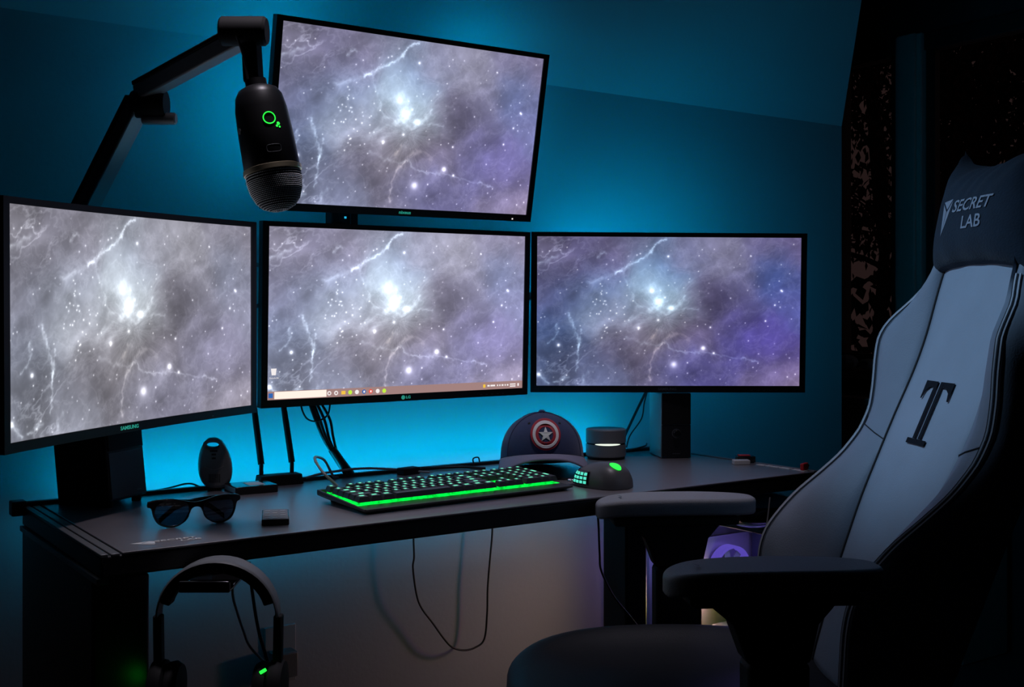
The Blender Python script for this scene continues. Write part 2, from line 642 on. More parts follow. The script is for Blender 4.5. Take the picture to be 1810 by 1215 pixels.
tree('bare_tree', (5.9, 4.3, -.6), 2.6, 3, 'dark branching tree seen through the pane beside the wall end')
tree('bare_tree', (6.0, 3.35, -.6), 2.5, 11, 'dark tree with reddish leaves seen between mullion and head pillow')
hd = MB()
rnd = random.Random(5)
for k in range(5000):
    c = Vector((5.2 + rnd.uniform(-.3, .3), rnd.uniform(2.2, 5.2), rnd.uniform(-.5, 1.12 + .16 * math.sin(k))))
    e = Euler((rnd.uniform(0, 6), rnd.uniform(0, 6), rnd.uniform(0, 6))).to_matrix()
    s_ = rnd.uniform(.03, .07)
    hd.add([c + e @ Vector(v) * s_ for v in ((-1, 0, 0), (0, -.6, .1), (1, 0, 0), (0, .6, .1))], [(0, 1, 2, 3)])
o = hd.build('hedge', 'bark', None, smooth=0)
tag(o, 'dark leafy hedge low outside the window', 'hedge')
o['kind'] = 'stuff'

# ================================================================== the desk
DX0, DX1, DY0, DY1, DZ = 0.43, 1.888, 1.606, 2.096, 0.75
desk = thing('desk', 'long black metal desk against the blue lit wall', 'desk', (0, 0, 0))
MB().span((DX0, DY0, DZ - .032), (DX1, DY1, DZ - .002)).build('desk_top', 'desk', desk, bevel=.003)
# left edge rail: a ridge, a groove, a flat strip
MB().span((DX0, DY0, DZ - .004), (DX0 + .010, DY1 - .01, DZ + .001)).build('edge_rail', 'rail', desk, bevel=.001)
MB().span((DX0 + .014, DY0, DZ - .004), (DX0 + .026, DY1 - .01, DZ + .0005)).build('edge_strip', 'rail', desk, bevel=.001)
MB().span((DX0 - .018, DY1 - .010, DZ - .002), (DX1, DY1 + .004, DZ + .008)).build('rear_rail', 'desk', desk, bevel=.002)
MB().span((DX0 - .020, DY1 - .018, DZ - .014), (DX0 + .004, DY1 + .008, DZ + .011)).build('rail_end_cap', 'desk', desk, bevel=.002)
MB().span((DX1 - .012, DY0, DZ - .002), (DX1, DY1 - .01, DZ + .003)).build('edge_rail', 'rail', desk, bevel=.001)
MB().span((DX0 + .03, DY1 - .16, DZ - .09), (DX1 - .03, DY1 - .02, DZ - .034)).build('cable_tray', 'matte', desk, bevel=.004)
# legs: a broad panel on the left, a column on the right
l = MB().span((DX0 - .002, 1.640, 0.02), (DX0 + .077, 2.088, DZ - .040)).build('leg', 'desk', desk, bevel=.004)
MB().span((DX0 - .004, DY0 + .005, DZ - .042), (DX0 + .012, DY1, DZ - .033)).build('bracket', 'rail', desk, bevel=.001)
MB().span((DX0 - .02, 1.55, 0.0), (DX0 + .09, 2.13, .025)).build('foot', 'desk', desk, bevel=.004)
MB().span((1.458, 1.712, 0.03), (1.512, 1.788, DZ - .034)).build('leg', 'desk', desk, bevel=.006)
MB().span((1.44, 1.60, 0.0), (1.53, 2.10, .03)).build('foot', 'desk', desk, bevel=.005)
# LED light strip stuck along the back of the desk
o = MB().span((0.55, DY1 + .010, DZ - .016), (1.80, DY1 + .020, DZ - .009)).build('led_strip', 'led', None, smooth=0)
tag(o, 'glowing cyan light strip along the rear edge of the desk', 'light strip')
MB().span((DX0 + .03, DY1 + .001, DZ - .026), (DX1 - .03, DY1 + .022, DZ - .021)).build('light_baffle', 'desk', desk, bevel=.001)  # unseen ledge added to keep the strip's light from spilling down
# desk mat with the printed maker's mark
dm = thing('desk_mat', 'large dark leatherette desk mat with white printed logo', 'mat', (0, 0, DZ))
MB().span((DX0 + .029, DY0 - .0005, -.002), (DX1 - .013, DY1 - .012, .0012)).build('sheet', 'mat', dm, bevel=.0008)
zt_ = .0016


def flatpoly(pts, name, m, parent, z):
    return MB().add([(p[0], p[1], z) for p in pts], [tuple(range(len(pts)))]).build(name, m, parent, smooth=0)


# mark: an arrow head pointing left, then SECRET over LAB
flatpoly([(.484, 1.656), (.512, 1.6335), (.5135, 1.6365), (.498, 1.652), (.511, 1.661)], 'logo_mark', 'print', dm, zt_)
flatpoly([(.5005, 1.6515), (.5145, 1.6385), (.519, 1.655), (.512, 1.6605)], 'logo_mark', 'print', dm, zt_)
for tx, cx, cy, sz in (('SECRET', .548, 1.6535, .0135), ('LAB', .566, 1.640, .0135)):
    me = text_mesh(tx, sz, .0003, .15, 1.35, 1.0, .0002)
    remap(me, lambda c: Vector((c.x + cx, c.y + cy, zt_ + c.z)))
    put('lettering', me, 'print', dm, smooth=0)
for k, (y0, y1, x0) in enumerate([(1.752, 1.730, 1.8595), (1.727, 1.716, 1.862), (1.713, 1.692, 1.8605), (1.688, 1.660, 1.861), (1.655, 1.640, 1.862), (1.638, 1.618, 1.860)]):
    MB().span((x0, y1, .001), (x0 + .0105, y0, .0022 + .0003 * (k % 2))).build('printed_mark', 'print', dm, smooth=0)

# ================================================================== monitors
GW, GH = 560, 315


def vnoise(x, y, seed):
    rs = np.random.RandomState(seed)
    T = rs.rand(64, 64)
    xi, yi = np.floor(x).astype(int), np.floor(y).astype(int)
    fx, fy = x - xi, y - yi
    fx, fy = fx * fx * (3 - 2 * fx), fy * fy * (3 - 2 * fy)
    a, b = T[yi % 64, xi % 64], T[yi % 64, (xi + 1) % 64]
    c, d = T[(yi + 1) % 64, xi % 64], T[(yi + 1) % 64, (xi + 1) % 64]
    return (a * (1 - fx) + b * fx) * (1 - fy) + (c * (1 - fx) + d * fx) * fy


def fbm(x, y, seed, octv=5, gain=.55):
    t, a, n = 0, 1, 0
    for k in range(octv):
        t = t + a * vnoise(x * 2 ** k + 7.3 * k, y * 2 ** k + 3.1 * k, seed + k)
        n += a
        a *= gain
    return t / n


def nebula():
    """star-cloud desktop picture, rows from the bottom up, linear rgb"""
    u, v = np.meshgrid(np.linspace(0, 1, GW + 1), np.linspace(1, 0, GH + 1))
    X, Y = u * 1285, v * 727
    wx = (fbm(X / 130, Y / 130, 5) - .5) * 110
    wy = (fbm(X / 130 + 20, Y / 130, 15) - .5) * 110
    ctl = [(50, 45, 100, 95, 122), (200, 75, 86, 82, 116), (58, 195, 70, 68, 96), (350, 55, 104, 98, 132), (300, 145, 88, 87, 126), (510, 55, 108, 112, 146),
           (600, 155, 98, 124, 166), (750, 75, 122, 124, 160), (900, 75, 132, 130, 160), (950, 175, 128, 127, 160), (1100, 45, 104, 99, 138),
           (1230, 45, 112, 102, 146), (1150, 175, 74, 94, 158), (1230, 305, 84, 88, 148), (1000, 255, 86, 83, 132), (800, 305, 92, 86, 118),
           (900, 325, 76, 71, 104), (950, 405, 84, 79, 138), (1100, 485, 82, 73, 144), (1200, 575, 84, 75, 144), (1000, 545, 82, 77, 142),
           (1250, 665, 132, 116, 148), (1100, 685, 106, 96, 138), (900, 665, 88, 83, 138), (750, 625, 84, 80, 138), (670, 622, 112, 112, 164),
           (550, 645, 96, 91, 120), (380, 575, 76, 71, 96), (450, 525, 108, 102, 126), (350, 425, 142, 146, 174), (250, 355, 128, 146, 178),
           (300, 255, 106, 125, 168), (150, 275, 84, 93, 138), (70, 355, 80, 99, 148), (30, 275, 108, 106, 148), (80, 525, 68, 83, 122),
           (120, 625, 72, 77, 106), (30, 625, 86, 100, 138), (250, 645, 102, 110, 148), (350, 695, 112, 120, 158), (590, 305, 166, 192, 212),
           (650, 345, 160, 186, 208), (550, 225, 138, 166, 200), (490, 345, 140, 158, 188), (710, 465, 86, 76, 98), (630, 445, 92, 85, 100),
           (570, 505, 108, 98, 112), (800, 485, 98, 90, 126), (510, 425, 138, 136, 160)]
    num = np.zeros(u.shape + (3,))
    den = np.zeros(u.shape)
    for cx, cy, r, g, b in ctl:
        s2 = 70.0 if r < 170 else 52.0
        w = np.exp(-(((X + wx - cx) ** 2 + (Y + wy - cy) ** 2) / (2 * s2 * s2))) + 1e-6
        num += w[..., None] * np.array([r, g, b])
        den += w
    col = num / den[..., None]
    ph = R(32)
    al = X * math.cos(ph) - Y * math.sin(ph)
    ac = X * math.sin(ph) + Y * math.cos(ph)
    st = fbm(al / 230 + 30, (ac + wy * .9) / 75 + 30, 41, 5, .5)
    cl = fbm(X / 95 + 5, Y / 95 + 5, 77, 5, .55)
    col *= (1 + .42 * (st - .5) + .42 * (cl - .5))[..., None]
    ridge = 1 - np.abs(2 * fbm(al / 120 + 9, ac / 60 + 4, 91, 5, .55) - 1)
    ridge = np.clip((ridge - .86) / .14, 0, 1) ** 2
    tl = np.exp(-((X - 90) ** 2 / 130 ** 2 + (Y - 90) ** 2 / 90 ** 2))
    bl = np.exp(-((X - 150) ** 2 / 150 ** 2 + (Y - 640) ** 2 / 120 ** 2))
    col += (ridge * (5 + 45 * tl + 40 * bl))[..., None] * np.array([.9, .95, 1])
    jx = (fbm(X / 22, Y / 22, 61, 4) - .5) * 26
    jy = (fbm(X / 22 + 9, Y / 22 + 3, 66, 4) - .5) * 26

    def fil(pts, amp, wid, halo=3.5, tint=(.85, .97, 1.0)):
        nonlocal col
        best = np.full(u.shape, 1e9)
        for (x0, y0), (x1, y1) in zip(pts[:-1], pts[1:]):
            dx, dy = x1 - x0, y1 - y0
            t = np.clip(((X + jx - x0) * dx + (Y + jy - y0) * dy) / (dx * dx + dy * dy), 0, 1)
            best = np.minimum(best, np.hypot(X + jx - x0 - t * dx, Y + jy - y0 - t * dy))
        lo, hi = np.array(pts).min(0), np.array(pts).max(0)
        mod = .15 + 1.5 * fbm(X / 24, Y / 24, 83, 4) ** 1.3
        wid = wid * (.7 + .9 * fbm(X / 40 + 3, Y / 40 + 8, 87, 3))
        g = np.exp(-(best / wid) ** 2) + .28 * np.exp(-(best / (wid * halo)))
        col += (.62 * amp * g * mod)[..., None] * np.array(tint)

    fil([(378, 172), (418, 157), (468, 122), (513, 107), (533, 87), (553, 72), (573, 42), (628, 10)], 130, 5.5)
    fil([(248, 227), (320, 200), (378, 172)], 45, 8)
    fil([(418, 165), (430, 210), (448, 252), (463, 282), (468, 307), (493, 332), (548, 352)], 42, 4)
    fil([(153, 372), (173, 422), (188, 472), (203, 522), (198, 582), (193, 650)], 95, 4.5)
    fil([(213, 452), (208, 512), (200, 560)], 75, 4)
    fil([(98, 430), (98, 482), (78, 502), (53, 522)], 70, 4)
    fil([(628, 512), (648, 547), (708, 562), (808, 562), (898, 577), (998, 592), (1078, 607)], 62, 4)
    fil([(623, 517), (573, 552), (553, 612), (548, 672), (553, 697)], 66, 5, tint=(1, .93, .85))
    fil([(428, 492), (508, 512), (578, 532), (620, 520)], 40, 5)
    fil([(560, 500), (585, 455)], 50, 6, tint=(1, .9, .75))
    fil([(628, 500), (640, 480), (690, 470), (740, 500)], 40, 7, tint=(1, .93, .85))
    fil([(8, 132), (58, 112), (98, 92)], 95, 8)
    fil([(292, 100), (310, 82), (330, 76)], 70, 4)
    fil([(700, 352), (760, 352), (790, 362)], 48, 5)
    fil([(718, 282), (700, 320), (660, 350)], 55, 6)
    fil([(548, 352), (590, 350), (630, 372), (660, 350)], 70, 9)
    fil([(400, 440), (470, 395), (540, 365)], 34, 9)
    fil([(470, 440), (540, 395), (590, 380)], 34, 7)
    fil([(18, 672), (40, 700), (60, 715)], 95, 6)
    fil([(90, 705), (120, 700), (150, 690)], 80, 6)
    fil([(230, 715), (225, 690), (250, 660)], 55, 5)
    ang = np.arctan2(Y - 400, X - 610)
    rad = np.hypot(X - 610, Y - 400)
    rays = fbm(ang * 9 + 40 + wx * .01, rad / 150 + 3, 51, 4, .6)
    rid2 = 1 - np.abs(2 * rays - 1)
    col += (20 * np.clip((rid2 - .72) / .28, 0, 1) ** 1.5 * np.exp(-rad / 150))[..., None] * np.array([1, 1, 1.02])
    fine = 1 - np.abs(2 * fbm(X / 60 + wx / 40, Y / 60 + wy / 40, 57, 5, .6) - 1)
    col += (11 * np.clip((fine - .80) / .20, 0, 1) ** 1.6)[..., None]
    core = fbm(X / 26, Y / 26, 29, 4, .6)
    for cx, cy, sx, sy, a in ((588, 318, 26, 32, 85), (652, 346, 26, 13, 85), (556, 262, 60, 60, 22)):
        col += (a * np.exp(-((X - cx) / sx) ** 2 - ((Y - cy) / sy) ** 2) * (core * 1.9))[..., None] * np.array([.85, 1, 1])
    rs = np.random.RandomState(4)
    stars = [(557, 262, 8, 150), (495, 444, 6, 150), (811, 542, 9, 190), (668, 622, 14, 130), (106, 529, 6, 190), (636, 94, 4, 170), (863, 566, 4, 170), (590, 405, 5, 120),
             (10, 672, 9, 140), (1190, 258, 3, 200), (1195, 262, 3, 170), (1160, 330, 3, 190), (1115, 408, 3, 200), (845, 440, 3, 170)]
    for _ in range(150):
        x, y = rs.rand() * 1285, rs.rand() * 727
        stars.append((x, y, rs.choice([1.3, 1.5, 1.8, 2.3]), rs.uniform(40, 150)))
    for _ in range(35):
        stars.append((rs.normal(320, 60), rs.normal(360, 90), rs.choice([1.4, 1.8, 2.2]), rs.uniform(80, 180)))
    for x, y, r, a in stars:
        r = max(r, 1.7)
        i0, i1 = int((x - 5 * r) / 1285 * GW), int((x + 5 * r) / 1285 * GW) + 2
        j0, j1 = int((1 - (y + 5 * r) / 727) * GH), int((1 - (y - 5 * r) / 727) * GH) + 2
        sl_ = (slice(max(j0, 0), max(j1, 0)), slice(max(i0, 0), max(i1, 0)))
        d2 = (X[sl_] - x) ** 2 + (Y[sl_] - y) ** 2
        col[sl_] += (a * (np.exp(-d2 / (r * r)) + .25 * np.exp(-d2 / (6 * r * r))))[..., None]
    c = np.clip(col, 8, 255) / 255
    return np.where(c <= .04045, c / 12.92, ((c + .055) / 1.055) ** 2.4)


NEB = nebula()
SW, SH = .598, .336
SAG = .018


def picture_mesh(curved):
    me = bpy.data.meshes.new('picture')
    xs = np.linspace(-SW / 2, SW / 2, GW + 1)
    zs = np.linspace(-SH / 2, SH / 2, GH + 1)
    gx, gz = np.meshgrid(xs, zs)
    gy = SAG * (1 - (gx / (SW / 2)) ** 2) if curved else np.zeros_like(gx)
    co = np.stack([gx, gy, gz], -1).reshape(-1, 3).astype(np.float32)
    i, j = np.meshgrid(np.arange(GW), np.arange(GH))
    a = j * (GW + 1) + i
    f = np.stack([a, a + 1, a + GW + 2, a + GW + 1], -1).reshape(-1, 4)
    me.vertices.add(len(co))
    me.vertices.foreach_set('co', co.ravel())
    me.loops.add(f.size)
    me.loops.foreach_set('vertex_index', f.ravel().astype(np.int32))
    me.polygons.add(len(f))
    me.polygons.foreach_set('loop_start', np.arange(0, f.size, 4, dtype=np.int32))
    me.update(calc_edges=True)
    at = me.color_attributes.new('picture', 'FLOAT_COLOR', 'POINT')
    at.data.foreach_set('color', np.concatenate([NEB.reshape(-1, 3), np.ones((len(co), 1))], 1).astype(np.float32).ravel())
    return me


FLAT = picture_mesh(False)
FLAT.materials.append(M['black'])
CURV = picture_mesh(True)
CURV.materials.append(M['black'])


def monitor(label, pos, ypr, smat, brand, bx, bsize, bm, curved=False, dot=None):
    t = thing('monitor', label, 'monitor', pos, 0, 'monitors over the desk')
    t.rotation_mode = 'YXZ'
    t.rotation_euler = (R(ypr[1]), R(ypr[2]), R(ypr[0]))
    ox, o1, o0 = .312, .178, -.183
    ix, i1, i0 = SW / 2, SH / 2, -SH / 2

    def cy(x):
        return SAG * (1 - (x / (SW / 2)) ** 2) if curved else 0.0

    # bezel: a frame round the picture, standing 3 mm proud of it
    mb = MB()
    N = 14
    for (x0, x1, z0, z1) in ((-ox, ox, i1, o1), (-ox, ox, o0, i0), (-ox, -ix, i0, i1), (ix, ox, i0, i1)):
        n = N if x1 - x0 > .1 else 1
        rings = []
        for k in range(n + 1):
            x = x0 + (x1 - x0) * k / n
            y = cy(x)
            rings.append([(x, y - .003, z0), (x, y - .003, z1), (x, y + .016, z1), (x, y + .016, z0)])
        mb.loft(rings)
    mb.build('bezel', 'black', t, smooth=30)
    # back shell
    mb = MB()
    rings = []
    for k in range(N + 1):
        x = -ox + .001 + (2 * ox - .002) * k / N
        y = cy(x)
        b = .012 + .022 * (1 - (abs(x) / ox) ** 4)
        rings.append([(x, y + .004, o0 + .001), (x, y + .004, o1 - .001), (x, y + .015, o1 - .001), (x, y + .006 + b, o1 - .04),
                      (x, y + .006 + b, o0 + .05), (x, y + .015, o0 + .001)])
    mb.loft(rings)
    mb.build('back_shell', 'black', t, smooth=30)
    me = CURV if curved else FLAT
    s = bpy.data.objects.new('screen', me)
    C.objects.link(s)
    s.parent = t
    s.material_slots[0].link = 'OBJECT'
    s.material_slots[0].material = smat
    if brand:
        me = text_mesh(brand, bsize, .0002, 0, 1.15, 1.0, .0002)
        remap(me, lambda c: Vector((c.x + bx, cy(bx) - .0033 - c.z, c.y + (o0 + i0) / 2)))
        put('brand_lettering', me, bm, t, smooth=0)
    for k in range(5 if dot is None else 4):
        MB().box((.19 + .014 * k, cy(.19) - .0032, o0 + .005), (.005, .0006, .0012)).build('menu_button', 'dimmark', t, smooth=0)
    if dot is not None:
        MB().box((dot, cy(dot) - .0033, o0 + .005), (.003, .0008, .003)).build('power_light', 'ui_icon', t, smooth=0)
    return t, s


SM = dict(left=screen_mat('picture_left', .5, .42, 1.18, (.010, .008, .004)), center=screen_mat('picture_center', .5, .66, 1.42, (.03, .028, .03)),
          right=screen_mat('picture_right', .5, 1.03, 1.0, (0, 0, 0)), top=screen_mat('picture_top', .5, .80, 1.20, (.012, .012, .012)))
mon_l, _ = monitor('curved black monitor at left showing a pale grey nebula', (.581, 1.890, 1.071), (34.62, .49, -.86), SM['left'], 'SAMSUNG', -.027, .0085, 'tealmark', True)
mon_c, scr_c = monitor('middle black monitor showing the nebula desktop with a taskbar', (1.171, 2.082, 1.082), (-.69, 2.29, -.24), SM['center'], 'LG', .010, .008, 'tealmark')
mon_r, _ = monitor('right black monitor showing the deep blue violet nebula', (1.767, 1.929, 1.085), (-32.64, 2.16, .22), SM['right'], 'SAMSUNG', -.003, .008, 'dimmark')
mon_t, _ = monitor('upper black monitor tilted forward above the middle one', (1.157, 2.015, 1.459), (.47, 11.82, -.52), SM['top'], 'nixeus', -.006, .0095, 'tealmark', dot=.262)
MB().span((-.26, .030, .100), (.26, .036, .132)).span((.27, .026, -.12), (.28, .032, .12)).span((-.28, .026, -.12), (-.27, .032, .12)).build('wall_fill_strip', 'fill_led', mon_t, smooth=0)  # unseen strip added to brighten the upper wall and slope
MB().span((-.20, .034, .105), (.27, .040, .135)).span((.270, .026, -.06), (.285, .032, .10)).build('wall_fill_strip', 'fill_led', mon_r, smooth=0)  # another added strip, lighting the right part of the wall
ring = [(.0045 * math.cos(2 * PI * k / 16) - .002, -.0034, .0045 * math.sin(2 * PI * k / 16) - .1755) for k in range(16)]
MB().add(ring, [tuple(range(16))]).build('brand_roundel', 'tealmark', mon_c, smooth=0)


def ui(name, x0, x1, z0, z1, m, d=.0006):
    return MB().add([(x0, -d, z0), (x1, -d, z0), (x1, -d, z1), (x0, -d, z1)], [(0, 1, 2, 3)]).build(name, m, scr_c, smooth=0)


ui('taskbar', -.299, .299, -.168, -.1515, 'ui_bar', .0004)
ui('start_button', -.296, -.287, -.164, -.155, 'ui_blue')
ui('search_box', -.284, -.174, -.1665, -.1525, 'ui_white')
for x, m_ in ((-.168, 'ui_icon'), (-.153, 'ui_icon'), (-.137, 'ui_yellow'), (-.122, 'ui_green'), (-.107, 'ui_icon'), (-.091, 'ui_blue'), (-.076, 'ui_red'), (-.060, 'ui_icon'), (-.045, 'ui_green')):
    if m_ == 'ui_yellow':
        ui('taskbar_icon', x - .0045, x + .0045, -.1635, -.1565, m_)
    else:
        n = 12
        mb = MB().add([(x + .0045 * math.cos(2 * PI * k / n), -.0006, -.160 + .0045 * math.sin(2 * PI * k / n)) for k in range(n)], [tuple(range(n))])
        mb.build('taskbar_icon', m_, scr_c, smooth=0)
    if m_ in ('ui_blue', 'ui_red'):
        ui('taskbar_icon_mark', x - .0015, x + .002, -.162, -.158, 'ui_icon', .0009)
for x in (-.168, -.153):
    ui('taskbar_icon_mark', x - .002, x + .002, -.162, -.158, 'ui_bar', .0009)
ui('weather_icon', .196, .202, -.1635, -.1565, 'ui_yellow')
for x0, x1 in ((.207, .213), (.215, .227), (.232, .235), (.238, .241), (.244, .249), (.252, .255), (.258, .262)):
    ui('tray_mark', x0, x1, -.1615, -.158, 'ui_icon')
for z in (-.1588, -.1632):
    ui('clock_line', .266, .281, z - .001, z + .0015, 'ui_icon')
ui('tray_mark', .286, .290, -.163, -.157, 'ui_icon')
mb = MB().add([(-.2915, -.0006, -.107), (-.2900, -.0006, -.120), (-.2815, -.0006, -.120), (-.2800, -.0006, -.107)], [(0, 1, 2, 3)])
mb.build('recycle_bin_icon', 'ui_icon', scr_c, smooth=0)
me = text_mesh('Recycle Bin', .0042, .0001)
remap(me, lambda c: Vector((c.x - .2845, -.0006, c.y - .1255)))
put('icon_caption', me, 'ui_icon', scr_c, smooth=0)

# wall bracket that carries the monitors
br = thing('monitor_mount', 'black wall bracket with arms holding the monitors', 'monitor mount', (1.056, YW, 0))
MB().span((-.06, -.012, .98), (.06, 0, 1.20)).build('wall_plate', 'matte', br, bevel=.002)
mb = MB().span((-.030, -.075, 1.0), (-.012, -.045, 1.50)).span((.012, -.075, 1.0), (.030, -.045, 1.50)).span((-.012, -.070, 1.0), (.012, -.050, 1.50))
mb.build('post', 'matte', br, bevel=.002)
MB().span((-.02, -.05, 1.05), (.02, -.01, 1.13)).build('stand_off', 'matte', br, bevel=.002)
MB().box((0, -.0765, 1.277), (.004, .002, .004)).build('glowing_bolt', 'bluedot', br, smooth=0)  # bolt given a blue glow of its own
for z in (1.174, 1.093):
    MB().bar((0, -.055, z), (-.40, -.055, z + .004), .012, .010).build('arm', 'satin', br, bevel=.002)
MB().bar((0, -.055, 1.12), (.52, -.06, 1.12), .03, .02).build('arm', 'satin', br, bevel=.002)
MB().bar((.52, -.06, 1.12), (.66, -.20, 1.10), .03, .02).build('arm', 'satin', br, bevel=.002)
MB().bar((-.40, -.055, 1.13), (-.44, -.21, 1.08), .03, .02).build('arm', 'satin', br, bevel=.002)
MB().bar((0.02, -.06, 1.46), (.09, -.12, 1.46), .03, .03).build('arm', 'satin', br, bevel=.002)

# ================================================================== microphone on its boom
ba = thing('boom_arm', 'black microphone boom arm rising behind the left monitor', 'boom arm', (.540, 2.083, DZ))
o_ = Vector((.540, 2.083, DZ))


def rel(p):
    return Vector(p) - o_


MB().span((-.02, -.03, -.04), (.02, .012, .03)).build('clamp', 'matte', ba, bevel=.003)
MB().tube([(0, 0, .02), (0, 0, .17), (-.030, 0, .34), (-.047, 0, .43)], .011, 14).build('riser', 'matte', ba)
A, B, Cc = rel((.492, 2.078, 1.18)), rel((.575, 1.905, 1.432)), rel((.655, 1.640, 1.492))


def chan(name, a, b, w, h, upv):
    MB().bar(a, b, w, h, upv).build(name, 'satin', ba, bevel=.003)
    d = (b - a).normalized()
    x = d.cross(Vector(upv)).normalized()
    z = x.cross(d)
    off = z * (h / 2 + .003)
    MB().bar(a + off, b + off, w * 1.02, .008, upv).build('cover_strip', 'matte', ba, bevel=.002)


side = Vector((.822, -.569, 0))
chan('lower_arm', A, B, .044, .022, Vector((-.62, .68, .40)))
chan('upper_arm', B + Vector((0, 0, .012)), Cc + Vector((.0, .02, .006)), .030, .026, Vector((-.1, 0, 1)))
rr = Matrix.Rotation(R(90), 3, 'X') @ Matrix.Identity(3)
hinge = Matrix((Vector((.569, .822, 0)), Vector((0, 0, 1)), side)).transposed()
MB().lathe([(.021, -.026), (.023, -.022), (.023, .026), (.021, .030)], 20, B + side * .012 + Vector((0, 0, -.006)), rot=hinge).build('elbow', 'matte', ba)
MB().lathe([(.008, -.020), (.010, -.018), (.010, .034), (.008, .036)], 14, B + side * .022 + Vector((0, 0, -.030)), rot=hinge).build('tension_knob', 'satin', ba)
MB().lathe([(.019, -.036), (.022, -.033), (.022, .030), (.019, .034)], 20, Cc + side * -.006 + Vector((0, 0, .012)), rot=hinge).build('head_joint', 'matte', ba)
MB().bar(Cc + Vector((.004, 0, .0)), Cc + Vector((.007, -.003, -.066)), .028, .024).build('swivel_head', 'matte', ba, bevel=.004)

MT, MBt = Vector((.664, 1.629, 1.418)), Vector((.688, 1.601, 1.2375))
mic = thing('microphone', 'large black capsule microphone hanging from the boom arm', 'microphone', MT)
ax = (MBt - MT).normalized()
mic.rotation_mode = 'QUATERNION'
# local -Z runs down the body, local -Y looks at the camera
zl = -ax
yl = (Vector((0.569, 0.822, 0)) - zl * Vector((0.569, 0.822, 0)).dot(zl)).normalized()
xl = yl.cross(zl)
mic.rotation_quaternion = Matrix((xl, yl, zl)).transposed().to_quaternion()
Lm = (MBt - MT).length
MB().lathe([(.004, .002), (.020, .001), (.029, -.004), (.035, -.014), (.0385, -.034), (.0405, -.07), (.0415, -.124), (.041, -.125)], 40).build('body', 'black', mic, smooth=40)
MB().lathe([(.041, -.1230), (.0432, -.1240), (.0432, -.131), (.041, -.132)], 40).build('metal_band', 'brass', mic, smooth=25)
gp = [(.0405, -.130), (.0405, -.142), (.038, -.158), (.032, -.173), (.024, -.182), (.012, -.1875), (.003, -.1885)]
MB().lathe(gp, 40).build('grille_core', 'matte', mic, smooth=60)
# the wire mesh: small beads proud of the core, open strip down the front
bd = MB()
tmpl = [(1, 0, 0), (0, 1, 0), (-1, 0, 0), (0, -1, 0), (0, 0, 1), (0, 0, -1)]
tf = [(0, 1, 4), (1, 2, 4), (2, 3, 4), (3, 0, 4), (1, 0, 5), (2, 1, 5), (3, 2, 5), (0, 3, 5)]
prof = []
for i in range(len(gp) - 1):
    for k in range(6):
        t = k / 6
        prof.append((gp[i][0] * (1 - t) + gp[i + 1][0] * t, gp[i][1] * (1 - t) + gp[i + 1][1] * t))
arc, acc, last = [], 0, prof[0]
for p in prof:
    acc += math.hypot(p[0] - last[0], p[1] - last[1])
    last = p
    if acc >= .0024:
        acc = 0
        arc.append(p)
for i, (r, z) in enumerate(arc):
    n = max(8, int(2 * PI * r / .0026))
    for k in range(n):
        q = 2 * PI * (k + .5 * (i % 2)) / n
        c = Vector((r * 1.004 * math.cos(q), r * 1.004 * math.sin(q), z))
        bd.add([c + Vector(v) * .0010 for v in tmpl], tf)
o = bd.build('wire_mesh', 'grille', mic, smooth=0)
o['kind'] = 'stuff'
MB().lathe([(.016, .0), (.016, .012), (.013, .013)], 24).build('mount_collar', 'black', mic)


def on_mic(ang, z, r=.0405):
    return Vector((r * math.sin(ang), -r * math.cos(ang), z))


pts = []
for k in range(24):
    q = 2 * PI * k / 24
    a = R(24) + .0088 * math.cos(q) / .0405
    pts.append(on_mic(a, -.057 + .0088 * math.sin(q), interp(-.057 + .0088 * math.sin(q), [-.124, -.07, -.034], [.0415, .0405, .0385]) + .0006))
MB().tube(pts, .0008, 6, closed=True).build('dial_ring_light', 'green', mic)
for a, z, s_ in ((41, -.0665, .0026), (37, -.070, .0018), (43, -.0715, .0015)):
    MB().lathe([(s_ * .3, 0), (s_, .0004), (s_ * .6, .0012)], 8, on_mic(R(a), z, .0402), rot=Matrix.Rotation(R(a), 3, 'Z') @ Matrix.Rotation(R(90), 3, 'X')).build('level_light', 'green', mic)
MB().lathe([(.003, 0), (.0045, .0006), (.0045, .0015), (.002, .002)], 16, on_mic(R(-52), -.066, .0402), rot=Matrix.Rotation(R(-52), 3, 'Z') @ Matrix.Rotation(R(90), 3, 'X')).build('mount_screw', 'satin', mic)
pts = []
for k in range(20):
    q = 2 * PI * k / 20
    a = R(22) + (.0105 * math.copysign(abs(math.cos(q)) ** .5, math.cos(q))) / .041
    pts.append(on_mic(a, -.1025 + .0055 * math.copysign(abs(math.sin(q)) ** .5, math.sin(q)), .0413))
MB().tube(pts, .0004, 5, closed=True).build('badge_outline', 'dimmark', mic)
cable('microphone_cable', [MT + Vector((-.012, .0, .0)), MT + Vector((-.020, .002, .045)), MT + Vector((-.032, .006, .085)), MT + Vector((-.022, .012, .095))], .0022,
      'thin microphone cable curving up beside the boom head', 'satin')

# ================================================================== loudspeakers
sp = thing('loudspeaker', 'black loudspeaker leaning back under the curved monitor', 'loudspeaker', (.545, 1.975, DZ), 0, 'desk loudspeakers')
n_ = Vector((.6, -.8, 0))
e_ = Vector((.8, .6, 0))
sp.rotation_euler = (0, 0, math.atan2(e_.y, e_.x))
tl_ = R(6)
# local: x along the front, -y is the front, tilted back
T = Matrix.Rotation(-tl_, 3, 'X')


def tb(mb, lo, hi):
    c = [(a + b) / 2 for a, b in zip(lo, hi)]
    return mb.box(T @ Vector(c) + Vector((0, 0, .012)), [b - a for a, b in zip(lo, hi)], T)


